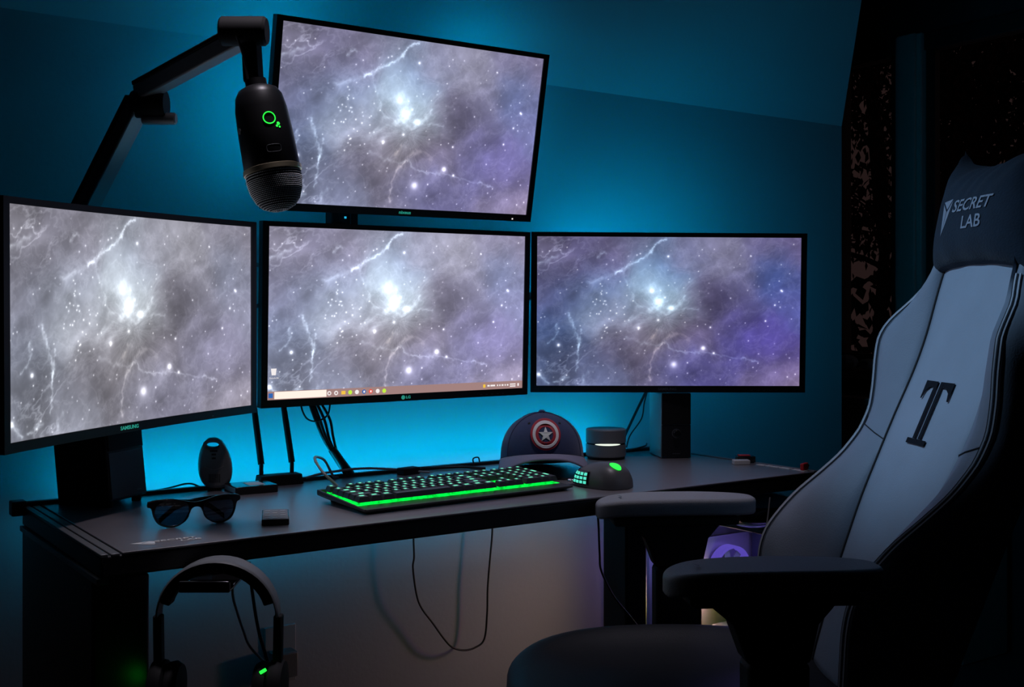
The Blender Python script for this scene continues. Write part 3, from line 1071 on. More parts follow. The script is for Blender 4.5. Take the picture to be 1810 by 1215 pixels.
tb(MB(), (0, 0, 0), (.100, .108, .170)).build('cabinet', 'black', sp, bevel=.003)
tb(MB(), (.003, -.003, .085), (.097, .001, .168)).build('grille', 'matte', sp, bevel=.002)
tb(MB(), (.003, -.0015, .004), (.097, .001, .083)).build('front_panel', 'key', sp, bevel=.001)
for x in (.012, .088):
    for y in (.014, .09):
        MB().lathe([(.008, 0), (.008, .026)], 12, (x, y, 0)).build('foot', 'matte', sp)
MB().box(T @ Vector((.075, -.002, .012)) + Vector((0, 0, .012)), (.014, .0006, .0016), T).build('name_plate', 'dimmark', sp)

sp = thing('loudspeaker', 'black loudspeaker with a volume knob under the right monitor', 'loudspeaker', (1.762, 1.950, DZ), R(-26.6), 'desk loudspeakers')
MB().span((0, 0, .001), (.070, .105, .150)).build('cabinet', 'lightgrey', sp, bevel=.004)
MB().span((.001, -.004, .078), (.069, .001, .149)).build('grille', 'matte', sp, bevel=.002)
MB().span((.001, -.002, .002), (.069, .001, .077)).build('front_panel', 'black', sp, bevel=.001)
MB().lathe([(.0105, 0), (.0105, .0008), (.009, .001)], 28, (.035, -.002, .058), rot=Matrix.Rotation(R(90), 3, 'X')).build('knob_ring', 'dimmark', sp)
MB().lathe([(.0085, 0), (.0085, .008), (.007, .0095)], 28, (.035, -.002, .058), rot=Matrix.Rotation(R(90), 3, 'X')).build('volume_knob', 'glossblack', sp)
MB().box((.035, -.0022, .012), (.018, .0006, .0014)).build('name_plate', 'dimmark', sp, smooth=0)

# ================================================================== small things on the desk, left
sg = thing('sunglasses', 'black framed sunglasses standing open on the desk mat', 'sunglasses', (.612, 1.748, DZ + .0012), R(-3))


def superell(cx, cy, a, b, n, p=2.6, skew=0.0, top=1.0):
    out = []
    for k in range(n):
        q = 2 * PI * k / n
        x = math.copysign(abs(math.cos(q)) ** (2 / p), math.cos(q)) * a
        y = math.copysign(abs(math.sin(q)) ** (2 / p), math.sin(q)) * b
        if y < 0:
            x *= 1 + .16 * y / b
        out.append((cx + x + skew * y, cy + y))
    return out


ol = [(-.072, .040), (-.060, .0435), (-.035, .044), (-.012, .0385), (0, .037), (.012, .0385), (.035, .044), (.060, .0435), (.072, .040), (.0725, .033),
      (.067, .030), (.064, .018), (.057, .006), (.044, .0005), (.030, .001), (.018, .008), (.0105, .020), (.007, .027), (0, .0295), (-.007, .027), (-.0105, .020),
      (-.018, .008), (-.030, .001), (-.044, .0005), (-.057, .006), (-.064, .018), (-.067, .030), (-.0725, .033)]
ol = [(p.x, p.y) for p in spline([Vector((a, b, 0)) for a, b in ol + [ol[0]]], 3)][:-1]
hl, hr = superell(-.0365, .0220, .0255, .0190, 28), superell(.0365, .0220, .0255, .0190, 28)
me = curve_mesh([ol, hl[::-1], hr[::-1]], .0022, .0008)


def bendg(c):
    return Vector((c.x, c.z + .010 * (c.x / .072) ** 2 - .003, c.y))


remap(me, bendg)
put('frame', me, 'glossblack', sg, smooth=35)
for h in (hl, hr):
    me = curve_mesh([h], .0006, 0)
    remap(me, bendg)
    put('lens', me, 'lens', sg, smooth=0)
for s_ in (-1, 1):
    yo = .012 if s_ < 0 else .020
    pts = spline([(s_ * .0715, .009, .0365), (s_ * .062, yo + .002, .0365), (s_ * .02, yo + .004, .0355), (s_ * -.018, yo + .004, .030), (s_ * -.036, yo + .004, .019), (s_ * -.050, yo + .004, .0075)], 5)
    mb = MB()
    rings = [[(p.x, p.y - .0016, p.z - .005), (p.x, p.y + .0016, p.z - .005), (p.x, p.y + .0016, p.z + .004), (p.x, p.y - .0016, p.z + .004)] for p in pts]
    rings[-1] = [(p[0], p[1], max(p[2], .0005)) for p in rings[-1]]
    rings[-2] = [(p[0], p[1], max(p[2], .0005)) for p in rings[-2]]
    mb.loft(rings).build('temple', 'glossblack', sg, bevel=.0006)
    MB().lathe([(.0016, 0), (.0012, .001)], 10, (s_ * .0665, .0052, .0375), rot=Matrix.Rotation(R(90), 3, 'X')).build('rivet', 'chrome', sg)

rm = thing('pocket_remote', 'small black block with printed marks in front of the keyboard', 'remote', (.7305, 1.7165, DZ + .0012), R(-23))
MB().span((-.021, -.047, 0), (.021, .047, .0095)).build('body', 'glossblack', rm, bevel=.0012)
MB().span((-.0195, -.0455, .0094), (.0195, .0455, .0100)).build('face_plate', 'grey', rm, smooth=0)
for i in range(3):
    for j in range(4):
        MB().span((-.0165 + .012 * i, -.038 + .021 * j, .0100), (-.0165 + .012 * i + .0075 + .001 * (j % 2), -.038 + .021 * j + .006 + .003 * ((i + j) % 2), .0104)).build(
            'printed_mark', 'lightgrey', rm, smooth=0)

dv = thing('external_drive', 'flat black external drive with a pale label at the desk rear', 'hard drive', (.812, 2.020, DZ + .0012), R(-3))
MB().span((-.040, -.033, 0), (.040, .033, .0145)).build('case', 'glossblack', dv, bevel=.0015)
MB().span((-.010, -.022, .0145), (.020, .018, .0149)).build('label_sticker', 'white', dv, smooth=0)
MB().span((-.0405, -.030, .004), (-.0398, .030, .0125)).build('side_trim', 'satin', dv, smooth=0)

ov = thing('portable_device', 'upright grey egg shaped device with a slot near its top', 'device', (.762, 2.072, DZ + .0012), R(-26))
ol = []
for k in range(48):
    q = 2 * PI * k / 48
    z = math.sin(q)
    w = .0300 * (1 - .17 * z - .10 * max(z, 0) ** 3) * (abs(math.cos(q)) ** .72) * math.copysign(1, math.cos(q))
    ol.append((w + .0035 * -z, .0515 + .047 * z))
slot = superell(-.0035, .0855, .0115, .0042, 20, 2.2)
me = curve_mesh([ol, slot[::-1]], .0115, .006, 4)
remap(me, lambda c: Vector((c.x, c.z, c.y)))
put('shell', me, 'grey', ov, smooth=40)
MB().span((-.012, -.009, 0), (.012, .009, .008)).build('stand', 'matte', ov, bevel=.002)
for z, w in ((.0745, .0085), (.068, .005), (.061, .0045)):
    MB().box((-.001, -.0117, z), (w * 1.6, .0008, .0032)).build('button', 'matte', ov, bevel=.0003)
MB().tube([(-.017 + .034 * k / 10, -.0118, .046 - .006 * math.sin(PI * k / 10)) for k in range(11)], .0005, 5).build('trim_line', 'lightgrey', ov)
for k in range(8):
    MB().box((-.009 + .0027 * k, -.0117, .024), (.0011, .0006, .016)).build('vent_slot', 'matte', ov, smooth=0)

ro = thing('router', 'low black router with two upright aerials at the desk rear', 'router', (.890, 2.073, DZ + .0012), R(-2))
MB().box((0, 0, .010), (.088, .034, .020), taper=.93).build('case', 'matte', ro, bevel=.002)
for x, dx in ((-.033, -.003), (.029, -.006)):
    an = MB().lathe([(.0042, .018), (.0042, .042)], 12, (x, .008, 0)).build('aerial', 'black', ro)
    MB().tube([(x, .008, .040), (x + dx * .4, .034, .120), (x + dx, .066, .225)], [.0062, .0060, .0042], 10).build('aerial_rod', 'matte', an)
cable('power_lead', [(.745, 2.086, DZ + .004), (.725, 2.108, DZ + .012), (.69, 2.115, DZ + .006), (.63, 2.115, DZ - .001)], .0022, 'dark lead trailing left from the egg shaped device')

# ================================================================== keyboard
kb = thing('keyboard', 'full size black keyboard with glowing green backlit keys', 'keyboard', (1.0850, 1.7660, DZ + .0012), R(2.5))
kt = R(2.6)
kq = Matrix.Rotation(kt, 3, 'X')


def kp(x, y, z):
    return kq @ Vector((x, y, z)) + Vector((0, 0, .0035))


W2, D2 = .2225, .0825
mb = MB()
ring0 = [(-W2 + .012, -D2 + .012), (W2 - .012, -D2 + .012), (W2 - .012, D2 - .006), (-W2 + .012, D2 - .006)]
ring1 = [(-W2, -D2), (W2, -D2), (W2, D2), (-W2, D2)]
mb.loft([[kp(x, y, .000) for x, y in ring0], [kp(x, y, .006) for x, y in ring1], [kp(x, y, .009) for x, y in ring1]])
mb.build('case', 'plate', kb, bevel=.0012)
mb = MB()
for lo, hi in (((-W2, -D2, .008), (-W2 + .004, D2, .0150)), ((W2 - .004, D2 - .11, .008), (W2, D2, .0140)), ((-W2, D2 - .005, .008), (W2, D2, .0150))):
    vs = [kp(x, y, z) for z in (lo[2], hi[2]) for x, y in ((lo[0], lo[1]), (hi[0], lo[1]), (hi[0], hi[1]), (lo[0], hi[1]))]
    if lo[0] == -W2 and hi[0] < 0:
        vs[4], vs[5] = kp(lo[0], lo[1], .0095), kp(hi[0], lo[1], .0095)
    mb.add(vs, [(3, 2, 1, 0), (4, 5, 6, 7), (0, 1, 5, 4), (1, 2, 6, 5), (2, 3, 7, 6), (3, 0, 4, 7)])
mb.build('rim', 'plate', kb, bevel=.0006)
KU = .0190
kx0, ky0 = -.2138, D2 - .020
mb = MB()
mb.add([kp(x, y, .0094) for x, y in ((-.2165, -.0510), (.2165, -.0510), (.2165, .0755), (-.2165, .0755))], [(0, 1, 2, 3)])
mb.build('backlight_plate', 'glow', kb, smooth=0)
rows = []


def add_row(y, segs, h=1):
    for x, ws in segs:
        for w in ws:
            rows.append((x, y, w, h))
            x += w


add_row(0, [(0, [1]), (2, [1] * 4), (6.5, [1] * 4), (11, [1] * 4), (15.25, [1] * 3), (18.5, [1] * 4)])
add_row(1.35, [(0, [1] * 13 + [2]), (15.25, [1] * 3), (18.5, [1] * 4)])
add_row(2.35, [(0, [1.5] + [1] * 12 + [1.5]), (15.25, [1] * 3), (18.5, [1] * 3)])
add_row(3.35, [(0, [1.75] + [1] * 11 + [2.25]), (18.5, [1] * 3)])
add_row(4.35, [(0, [2.25] + [1] * 10 + [2.75]), (16.25, [1]), (18.5, [1] * 3)])
add_row(5.35, [(0, [1.25] * 3 + [6.25] + [1.25] * 4), (15.25, [1] * 3), (18.5, [2, 1])])
rows.append((21.5, 2.35, 1, 2))
rows.append((21.5, 4.35, 1, 2))
key_mesh = {}


def get_key(w, h):
    if (w, h) not in key_mesh:
        a, b = w * KU / 2 - .0005, h * KU / 2 - .0005
        ta, tb_ = a - .0032, b - .0030
        vs = [(-a, -b, 0), (a, -b, 0), (a, b, 0), (-a, b, 0), (-ta, -tb_, .0088), (ta, -tb_, .0088), (ta, tb_ + .0006, .0092), (-ta, tb_ + .0006, .0092)]
        fs = [(3, 2, 1, 0), (4, 5, 6, 7), (0, 1, 5, 4), (1, 2, 6, 5), (2, 3, 7, 6), (3, 0, 4, 7)]
        lw = .0026 if w < 1.2 else .0045
        if w < 6:
            z = .0094
            vs += [(-lw, -.0002, z), (lw, -.0002, z), (lw, tb_ - .0005, z), (-lw, tb_ - .0005, z)]
            fs.append((8, 9, 10, 11))
        me = bpy.data.meshes.new('key')
        me.from_pydata(vs, [], fs)
        me.materials.append(M['key'])
        me.materials.append(M['legend'])
        if w < 6:
            me.polygons[6].material_index = 1
        key_mesh[(w, h)] = me
    return key_mesh[(w, h)]


sw = MB()
for x, y, w, h in rows:
    o = bpy.data.objects.new('key', get_key(w, h))
    C.objects.link(o)
    o.parent = kb
    cx, cy_ = kx0 + (x + w / 2) * KU, ky0 - (y + h / 2) * KU + .009
    o.location = kp(cx, cy_, .0140)
    o.rotation_euler = (kt, 0, 0)
    for k in range(max(1, int(w))):
        c = kp(cx + (k - (max(1, int(w)) - 1) / 2) * KU, cy_, .0117)
        sw.box(c, (.0125, .0125, .0050), kq)
o = sw.build('key_switches', 'glow', kb, smooth=0)
o['kind'] = 'stuff'
for x in (-.19, .19):
    MB().span((x - .012, .055, 0), (x + .012, .070, .0085)).build('rear_foot', 'matte', kb, bevel=.001)
    MB().span((x - .012, -.068, 0), (x + .012, -.058, .0030)).build('front_foot', 'matte', kb, bevel=.001)
cable('keyboard_cable', [(.905, 1.850, DZ + .024), (.885, 1.872, DZ + .050), (.900, 1.935, DZ + .066), (.955, 2.01, DZ + .050), (1.00, 2.065, DZ + .010), (1.02, 2.085, DZ + .003)], .0026,
      'grey cable arching up behind the left end of the keyboard', 'satin')

# ================================================================== mouse
ms = thing('computer_mouse', 'dark mouse with a lit thumb keypad and green glow', 'mouse', (1.388, 1.700, DZ + .0012), R(10))
ML, n = .060, 20
rings = []
for i in range(15):
    t = -1 + 2 * i / 14
    y = t * ML
    hw = .0385 * (max(1 - abs(t) ** 3.2, 0) ** .5) * (1 - .08 * t) + .002
    hh = .0445 * (max(1 - abs((t + .22) / (1.22 if t > -.22 else .78)) ** 2.3, 0) ** .5) * .97 + .003
    if t > .6:
        hh = max(hh, .016)
    ring = []
    for k in range(n):
        q = PI * k / (n - 1)
        ring.append((hw * math.copysign(abs(math.cos(q)) ** .75, math.cos(q)), y, .001 + hh * math.sin(q) ** .8))
    rings.append(ring)
MB().loft(rings).build('shell', 'mouse', ms, smooth=50)


def mouse_side(y, z):
    t = y / ML
    hw = .0385 * (max(1 - abs(t) ** 3.2, 0) ** .5) * (1 - .08 * t) + .002
    hh = .0445 * (max(1 - abs((t + .22) / (1.22 if t > -.22 else .78)) ** 2.3, 0) ** .5) * .97 + .003
    s_ = min(max((z - .001) / hh, 0), .99) ** (1 / .8)
    return -hw * (math.sqrt(1 - s_ * s_) ** .75)


def patch(name, y0, y1, z0, z1, off, m, parent, nn=6):
    mb = MB()
    mb.grid(lambda a, b: (mouse_side(y0 + (y1 - y0) * a, z0 + (z1 - z0) * b) - off, y0 + (y1 - y0) * a, z0 + (z1 - z0) * b), nn, nn)
    return mb.build(name, m, parent, smooth=60, solid=.0015)


tp = patch('thumb_panel', .002, .050, .006, .031, .0008, 'glossblack', ms, 10)
for j in range(3):
    for i in range(4):
        y0 = .006 + .0105 * i
        z0 = .0080 + .0075 * j
        patch('thumb_key', y0, y0 + .0068, z0, z0 + .0050, .0018, 'gridkey', ms, 3)


def mouse_top(x, y):
    t = y / ML
    hw = .0385 * (max(1 - abs(t) ** 3.2, 0) ** .5) * (1 - .08 * t) + .002
    hh = .0445 * (max(1 - abs((t + .22) / (1.22 if t > -.22 else .78)) ** 2.3, 0) ** .5) * .97 + .003
    c_ = min(abs(x) / hw, .999) ** (1 / .75)
    return .001 + hh * math.sqrt(1 - c_ * c_) ** .8


def palm(a, b):
    r, q = .0105 * a, 2 * PI * b
    x, y = -.006 + r * math.cos(q), -.036 + r * 1.1 * math.sin(q)
    return (x, y, mouse_top(x, y) + .0009)


MB().grid(palm, 4, 20, flip=True).build('palm_light', 'green', ms, smooth=60)
rot90 = Matrix.Rotation(R(90), 3, 'Y')
MB().lathe([(.0085, -.0035), (.0095, -.003), (.0095, .003), (.0085, .0035)], 20, (0, .036, .0245), rot=rot90).build('scroll_wheel', 'green', ms)
MB().span((-.0355, .046, .004), (.030, .0612, .012)).build('nose_trim', 'chrome', ms, bevel=.003)
cable('mouse_cable', [(1.392, 1.762, DZ + .008), (1.38, 1.80, DZ + .004), (1.35, 1.835, DZ + .0035), (1.30, 1.86, DZ + .0035), (1.24, 1.89, DZ + .0035)], .0018,
      'thin mouse cable running left behind the keyboard')

# ================================================================== baseball cap
cp = thing('baseball_cap', 'navy baseball cap with a round star emblem on the desk', 'cap', (1.428, 1.952, DZ + .0012), R(-31))
RX, RY, CH = .0850, .095, .121


def cap_zb(a):
    return .021 - .021 * math.sin(a)


def crown(a, s_):
    zb = cap_zb(a)
    rho = (1 - s_ ** 2.7) ** .5 if s_ < 1 else 0.0
    flare = 1 + .03 * (1 - s_)
    return Vector((RX * rho * flare * math.cos(a), RY * rho * flare * math.sin(a), zb + (CH - zb) * s_))


rings = []
for i in range(19):
    s_ = math.sin(PI / 2 * i / 18) if i < 18 else .9999
    rings.append([crown(2 * PI * k / 48, s_) for k in range(48)])
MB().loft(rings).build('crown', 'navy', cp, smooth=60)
for k in range(6):
    a = -PI / 2 + k * PI / 3
    MB().tube([crown(a, math.sin(PI / 2 * i / 14) * .999) * 1.004 for i in range(15)], .0011, 5).build('panel_seam', 'navy', cp)
for a in (-PI / 2 - .55, -PI / 2 + .55):
    p = crown(a, .78) * 1.006
    MB().lathe([(.0016, -.0004), (.003, 0), (.0016, .0005)], 10, p, rot=Vector((p.x, p.y, .04)).to_track_quat('Z', 'Y').to_matrix()).build('eyelet', 'seam', cp)
MB().lathe([(.002, .0), (.0075, .001), (.0075, .004), (.004, .0065)], 16, (0, 0, CH - .001)).build('button', 'navy', cp)


def brim_pt(a, b, dz=0.0):
    ph = (a - .5) * 2 * R(80)
    ang = -PI / 2 + ph
    p = crown(ang, 0.0)
    ln = .064 * max(math.cos(ph * .98), 0) ** .55
    out = p + Vector((math.sin(ph) * ln * .22, -ln, 0)) * b
    side_ = (math.sin(ph)) ** 2
    zi = p.z
    zo = max(.040 - .047 * side_ ** 1.2, .0005)
    out.z = zi * (1 - b) + zo * b + .004 * math.sin(PI * b) + dz
    return out


mb = MB().grid(lambda a, b: brim_pt(a, b), 30, 8)
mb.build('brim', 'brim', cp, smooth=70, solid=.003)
for b in (.97, .80, .62):
    MB().tube([brim_pt(.02 + .96 * k / 40, b, .0008) for k in range(41)], .0005, 4).build('brim_stitch', 'navy', cp)
MB().tube([crown(-PI / 2 + (k / 30 - .5) * 2 * R(80), .02) * 1.01 for k in range(31)], .0016, 6).build('brim_seam', 'seam', cp)


def crown_y(x, z):
    s_ = (z - .042) / (CH - .042)
    rho2 = 1 - max(s_, 0) ** 2.7
    f = 1 + .03 * (1 - s_)
    return -RY * f * math.sqrt(max(rho2 - (x / (RX * f)) ** 2, .01))


EZ = .0835


def circ(r, n=40):
    return [(r * math.cos(2 * PI * k / n), r * math.sin(2 * PI * k / n)) for k in range(n)]


def patchc(name, outs, th, off, m, parent):
    me = curve_mesh(outs, th, min(th * .8, .0012), 2)
    remap(me, lambda c: Vector((c.x, crown_y(c.x * .9, EZ + c.y * .82) - off - c.z, EZ + c.y)))
    return put(name, me, m, parent, smooth=40)


em = patchc('emblem', [circ(.0310), circ(.0148)[::-1]], .0022, .0015, 'redpatch', cp)
patchc('pale_ring', [circ(.0268), circ(.0208)[::-1]], .0020, .0032, 'whitepatch', em)
patchc('inner_disc', [circ(.0150)], .0012, .0012, 'navy', em)
star = []
for k in range(10):
    r = .0158 if k % 2 == 0 else .0064
    q = PI / 2 + k * PI / 5
    star.append((r * math.cos(q), r * math.sin(q)))
patchc('star', [star], .0014, .0030, 'silver', em)

# wifi puck
pk = thing('smart_speaker', 'grey cylindrical smart speaker with a white light line', 'speaker', (1.662, 2.025, DZ + .0012))
pr = .0455
MB().lathe([(pr - .005, 0), (pr - .003, .002), (pr - .002, .006)], 48).build('base', 'matte', pk)
MB().lathe([(pr - .002, .006), (pr, .008), (pr, .0335)], 48).build('lower_body', 'grey', pk, smooth=30)
MB().lathe([(pr, .0375), (pr, .066), (pr - .002, .068), (pr - .006, .0675), (.001, .0665)], 48).build('upper_body', 'grey', pk, smooth=30)
MB().lathe([(pr - .0022, .0334), (pr - .0022, .0376)], 48).build('groove', 'matte', pk)
pts = []
for k in range(25):
    q = R(-118) + R(-2 + 78 * k / 24) - R(42)
    pts.append((pr * math.cos(q) * .985, pr * math.sin(q) * .985, .0355))
MB().tube(pts, [.0004 + .0021 * math.sin(PI * k / 24) ** .6 for k in range(25)], 6).build('light_line', 'lineglow', pk)
cable('speaker_lead', [(1.708, 2.035, DZ + .006), (1.76, 2.07, DZ + .006), (1.83, 2.085, DZ + .012), (1.86, 2.11, DZ + .014)], .002, 'dark lead running from the smart speaker to the right loudspeaker')

# things at the right end of the desk
o = MB().span((-.018, -.010, 0), (.018, .010, .010)).build('adapter', 'white', None, bevel=.0015)
o.location = (1.838, 1.776, DZ + .0012)
o.rotation_euler = (0, 0, R(-30))
tag(o, 'small white adapter lying at the right end of the desk', 'adapter')
st = thing('memory_stick', 'dark red and black card reader behind the white adapter', 'card reader', (1.868, 1.792, DZ + .003), R(-32))
MB().span((-.020, -.012, 0), (.020, .012, .013)).build('body', 'glossblack', st, bevel=.001)
MB().span((-.016, -.009, .013), (.010, .009, .0155)).build('cap', 'red', st, bevel=.001)
tg = thing('key_tag', 'small bright red tag on the far desk corner by the chair', 'tag', (1.872, 1.629, DZ + .003), R(20))
MB().span((-.012, -.004, 0), (.016, .004, .014)).build('tag_body', 'red', tg, bevel=.0015)
MB().span((.016, -.002, .004), (.026, .002, .009)).build('loop', 'glossblack', tg, bevel=.001)

# ================================================================== cables on and behind the desk
ys = 2.104
paths = [
    [(.978, 2.13, .905), (.980, ys, .870), (.998, ys, .830), (1.020, ys - .002, .795), (1.044, 2.088, .753)],
    [(.986, 2.13, .905), (.990, ys + .004, .872), (1.008, ys + .004, .826), (1.026, ys, .795), (1.050, 2.086, .753)],
    [(.992, 2.13, .905), (1.003, ys + .006, .866), (1.014, ys + .006, .826), (1.030, ys + .004, .795), (1.055, 2.087, .753)],
    [(1.002, 2.13, .905), (1.010, ys - .004, .868), (1.018, ys - .004, .830), (1.030, ys - .002, .795), (1.058, 2.090, .753)],
    [(.984, 2.13, .905), (.988, ys - .004, .850), (1.006, ys - .004, .815), (1.026, ys - .004, .785), (1.048, 2.090, .753)],
]
for p, r, lb in zip(paths, (.0034, .003, .003, .0026, .003),
                    ('leftmost black cable of the bundle under the middle monitor', 'second black cable of the bundle under the middle monitor',
                     'middle black cable of the bundle under the middle monitor', 'rightmost thin black cable of the bundle under the middle monitor',
                     'front black cable of the bundle under the middle monitor')):
    cable('video_cable', p, r, lb, 'cable', 'cable bundle under the middle monitor')
o = MB().tube([(1.016, ys - .001, .808), (1.034, 2.098, .780), (1.050, 2.089, .754)], [.0085, .0095, .0105], 12).build('cable_sleeve', 'cable', None)
tag(o, 'black sleeve gathering the cable bundle at the desk edge', 'cable sleeve')
cable('loop_cable', [(.950, 2.11, .905), (.952, 2.10, .885), (.960, 2.098, .872), (.975, 2.096, .8665), (.994, 2.096, .871), (1.006, 2.098, .881), (1.016, 2.11, .905)], .0018, 'thin cable looping beneath the middle monitor')
cable('grey_lead', [(.950, 2.082, DZ + .008), (.985, 2.075, DZ + .015), (1.06, 2.07, DZ + .019), (1.13, 2.066, DZ + .013), (1.17, 2.060, DZ + .007), (1.20, 2.03, DZ + .005)], .0024, 'grey lead lying along the rear desk edge behind the keyboard', 'satin')
cable('dark_lead', [(1.19, 2.070, DZ + .010), (1.25, 2.072, DZ + .006), (1.30, 2.06, DZ + .005), (1.33, 2.02, DZ + .004)], .003, 'dark lead by the plug block behind the keyboard')
cable('hooked_lead', [(1.335, 2.07, DZ + .004), (1.335, 2.075, DZ + .018), (1.350, 2.078, DZ + .020), (1.352, 2.075, DZ + .010)], .0016, 'little hooked lead end at the rear desk rail')
pb = thing('plug_block', 'small black plug block on the desk behind the keyboard', 'plug', (1.165, 2.055, DZ + .0012), R(12))
MB().span((-.022, -.012, 0), (.022, .012, .014)).build('body', 'matte', pb, bevel=.002)
MB().span((.022, -.005, .003), (.034, .005, .010)).build('strain_relief', 'cable', pb, bevel=.001)
for pts, lb in (([(1.862, 2.10, .910), (1.855, 2.115, .880), (1.825, 2.125, .820), (1.800, 2.125, .778), (1.790, 2.115, .757)], 'thick black cable hanging from the right monitor to the desk'),
                ([(1.860, 2.10, .910), (1.857, 2.115, .865), (1.850, 2.118, .825), (1.815, 2.12, .785), (1.795, 2.11, .757)], 'thin black cable bowed out under the right monitor')):
    cable('monitor_cable', pts, .0034 if 'thick' in lb else .0017, lb, 'cable', 'cables under the right monitor')
for x0, lb in ((1.850, 'short slanted lead left of the right loudspeaker'), (1.872, 'short lead tucked against the right loudspeaker')):
    cable('audio_cable', [(x0 + .045, 2.085, .800), (x0 + .02, 2.090, .776), (x0, 2.090, .755)], .002, lb, 'cable', 'leads beside the right loudspeaker')
# hanging cables under the desk
cable('hanging_cable', [(1.2341, 2.155, 0.6349), (1.2341, 2.155, 0.5922), (1.2355, 2.155, 0.5555), (1.2327, 2.155, 0.5314), (1.2411, 2.155, 0.4754), (1.2538, 2.155, 0.4430), (1.2822, 2.155, 0.4056), (1.3111, 2.155, 0.3664), (1.3329, 2.155, 0.3442), (1.3624, 2.155, 0.3330), (1.3923, 2.155, 0.3343), (1.4165, 2.155, 0.3494), (1.4241, 2.155, 0.4054), (1.4256, 2.155, 0.4625), (1.4317, 2.155, 0.5254), (1.4378, 2.155, 0.5821), (1.4378, 2.155, 0.6204)], .0022,
      'black cable hanging in a long loop under the desk')
cable('white_lead', [(.835, 1.93, .700), (.850, 1.93, .664), (.878, 1.93, .6525), (.905, 1.93, .663), (.925, 1.93, .700)], .0022, 'pale lead sagging just under the desk front', 'whitecable')
cable('leg_cable', [(1.3421, 1.66, 0.7128), (1.3448, 1.66, 0.6863), (1.3475, 1.66, 0.6335), (1.3516, 1.66, 0.6014), (1.3816, 1.66, 0.5499), (1.4232, 1.66, 0.5044), (1.4515, 1.66, 0.4699)], .002, 'black cable slanting down past the right desk leg')

# ================================================================== headset hanging under the desk front
ux = Vector((.141, -.097, 0)).normalized()
hs = thing('headset', 'black headset hanging on a hook under the desk front', 'headset', (.581, 1.560, .737), math.atan2(ux.y, ux.x))
# local: x across, y away from the camera
HB = []
for k in range(25):
    q = PI * k / 24
    HB.append((-.083 * math.cos(q), -.008, -.072 + .072 * math.sin(q)))


def band(name, inner, outer, w0, m, a0=0, a1=24, extra=True):
    mb = MB()
    rings = []
    for k in range(a0, a1 + 1):
        q = PI * k / 24
        d = Vector((-math.cos(q), 0, math.sin(q)))
        c = Vector((0, -.008, -.080))
        rx, rz = .084, .080
        p = c + Vector((d.x * rx, 0, d.z * rz))
        w = w0 * (1 - .35 * abs(math.cos(q)) ** 2)
        rings.append([p - d * inner + Vector((0, -w, 0)), p - d * inner + Vector((0, w, 0)), p + d * outer + Vector((0, w * .8, 0)), p + d * outer + Vector((0, -w * .8, 0))])
    mb.loft(rings)
    return mb.build(name, m, hs, bevel=.002, smooth=50)


band('headband', .002, .0015, .022, 'grey')
band('headband_cushion', .016, -.002, .019, 'matte', 2, 22)
for s_ in (-1, 1):
    MB().bar((s_ * .084, -.008, -.078), (s_ * .083, -.008, -.150), .012, .016, (0, 1, 0)).build('slider', 'matte', hs, bevel=.002)
    rt_ = Matrix.Rotation(R(90) * s_, 3, 'Y')
    e = MB().lathe([(.030, -.008), (.036, -.004), (.038, .006), (.034, .014), (.020, .016)], 28, (s_ * .078, -.008, -.178), rot=rt_).build('ear_cup', 'matte', hs, smooth=40)
    MB().lathe([(.024, .0), (.033, -.003), (.035, -.012), (.030, -.020), (.018, -.021)], 28, (s_ * .072, -.008, -.178), rot=rt_).build('ear_cushion', 'matte', hs, smooth=50)
    if s_ < 0:
        MB().lathe([(.011, .0), (.011, .0012)], 20, (s_ * .0937, -.008, -.178), rot=rt_).build('logo_light', 'green', e)
MB().box((.067, -.031, -.150), (.010, .003, .0045), Euler((0, R(-30), 0)).to_matrix()).build('button_light', 'green', hs, bevel=.0008)
hk = thing('headset_hook', 'black metal hook holding the headset under the desk', 'hook', (.583, 1.585, .7005), math.atan2(ux.y, ux.x))
MB().span((-.034, -.060, -.003), (.036, .075, .0025)).build('plate', 'glossblack', hk, bevel=.002)
MB().span((-.034, -.064, -.003), (.036, -.058, .013)).build('lip', 'glossblack', hk, bevel=.002)
MB().span((-.020, .060, .0025), (.020, .075, .0165)).build('bracket', 'matte', hk, bevel=.001)
cable('headset_lead', [(.640, 1.66, .705), (.638, 1.66, .66), (.645, 1.66, .63), (.655, 1.66, .60), (.665, 1.66, .575), (.690, 1.66, .545)], .0020, 'pale blue lit lead hanging behind the headset', 'whitecable')
cable('headset_cable', [(.660, 1.65, .705), (.665, 1.65, .66), (.675, 1.65, .60), (.690, 1.65, .55)], .0026, 'black cable hanging behind the headset')
# outlet on the wall behind the headset
wo = thing('wall_outlet', 'white wall outlet with a plug low behind the headset', 'outlet', (.945, YW, .385), 0)
MB().span((-.034, -.006, -.058), (.034, 0, .058)).build('cover_plate', 'lightgrey', wo, bevel=.002)
MB().span((-.026, -.042, -.040), (.024, -.006, .012)).build('plug', 'grey', wo, bevel=.004)
MB().tube(spline([(0, -.03, -.04), (0, -.03, -.1), (.02, -.03, -.2)], 6), .003, 8).build('plug_lead', 'cable', wo)

# light the headset's own lamp throws on the desk leg
lamp('headset_glow', 'POINT', (.505, 1.590, .557), .012, (0.03, 1.0, 0.05), .004)

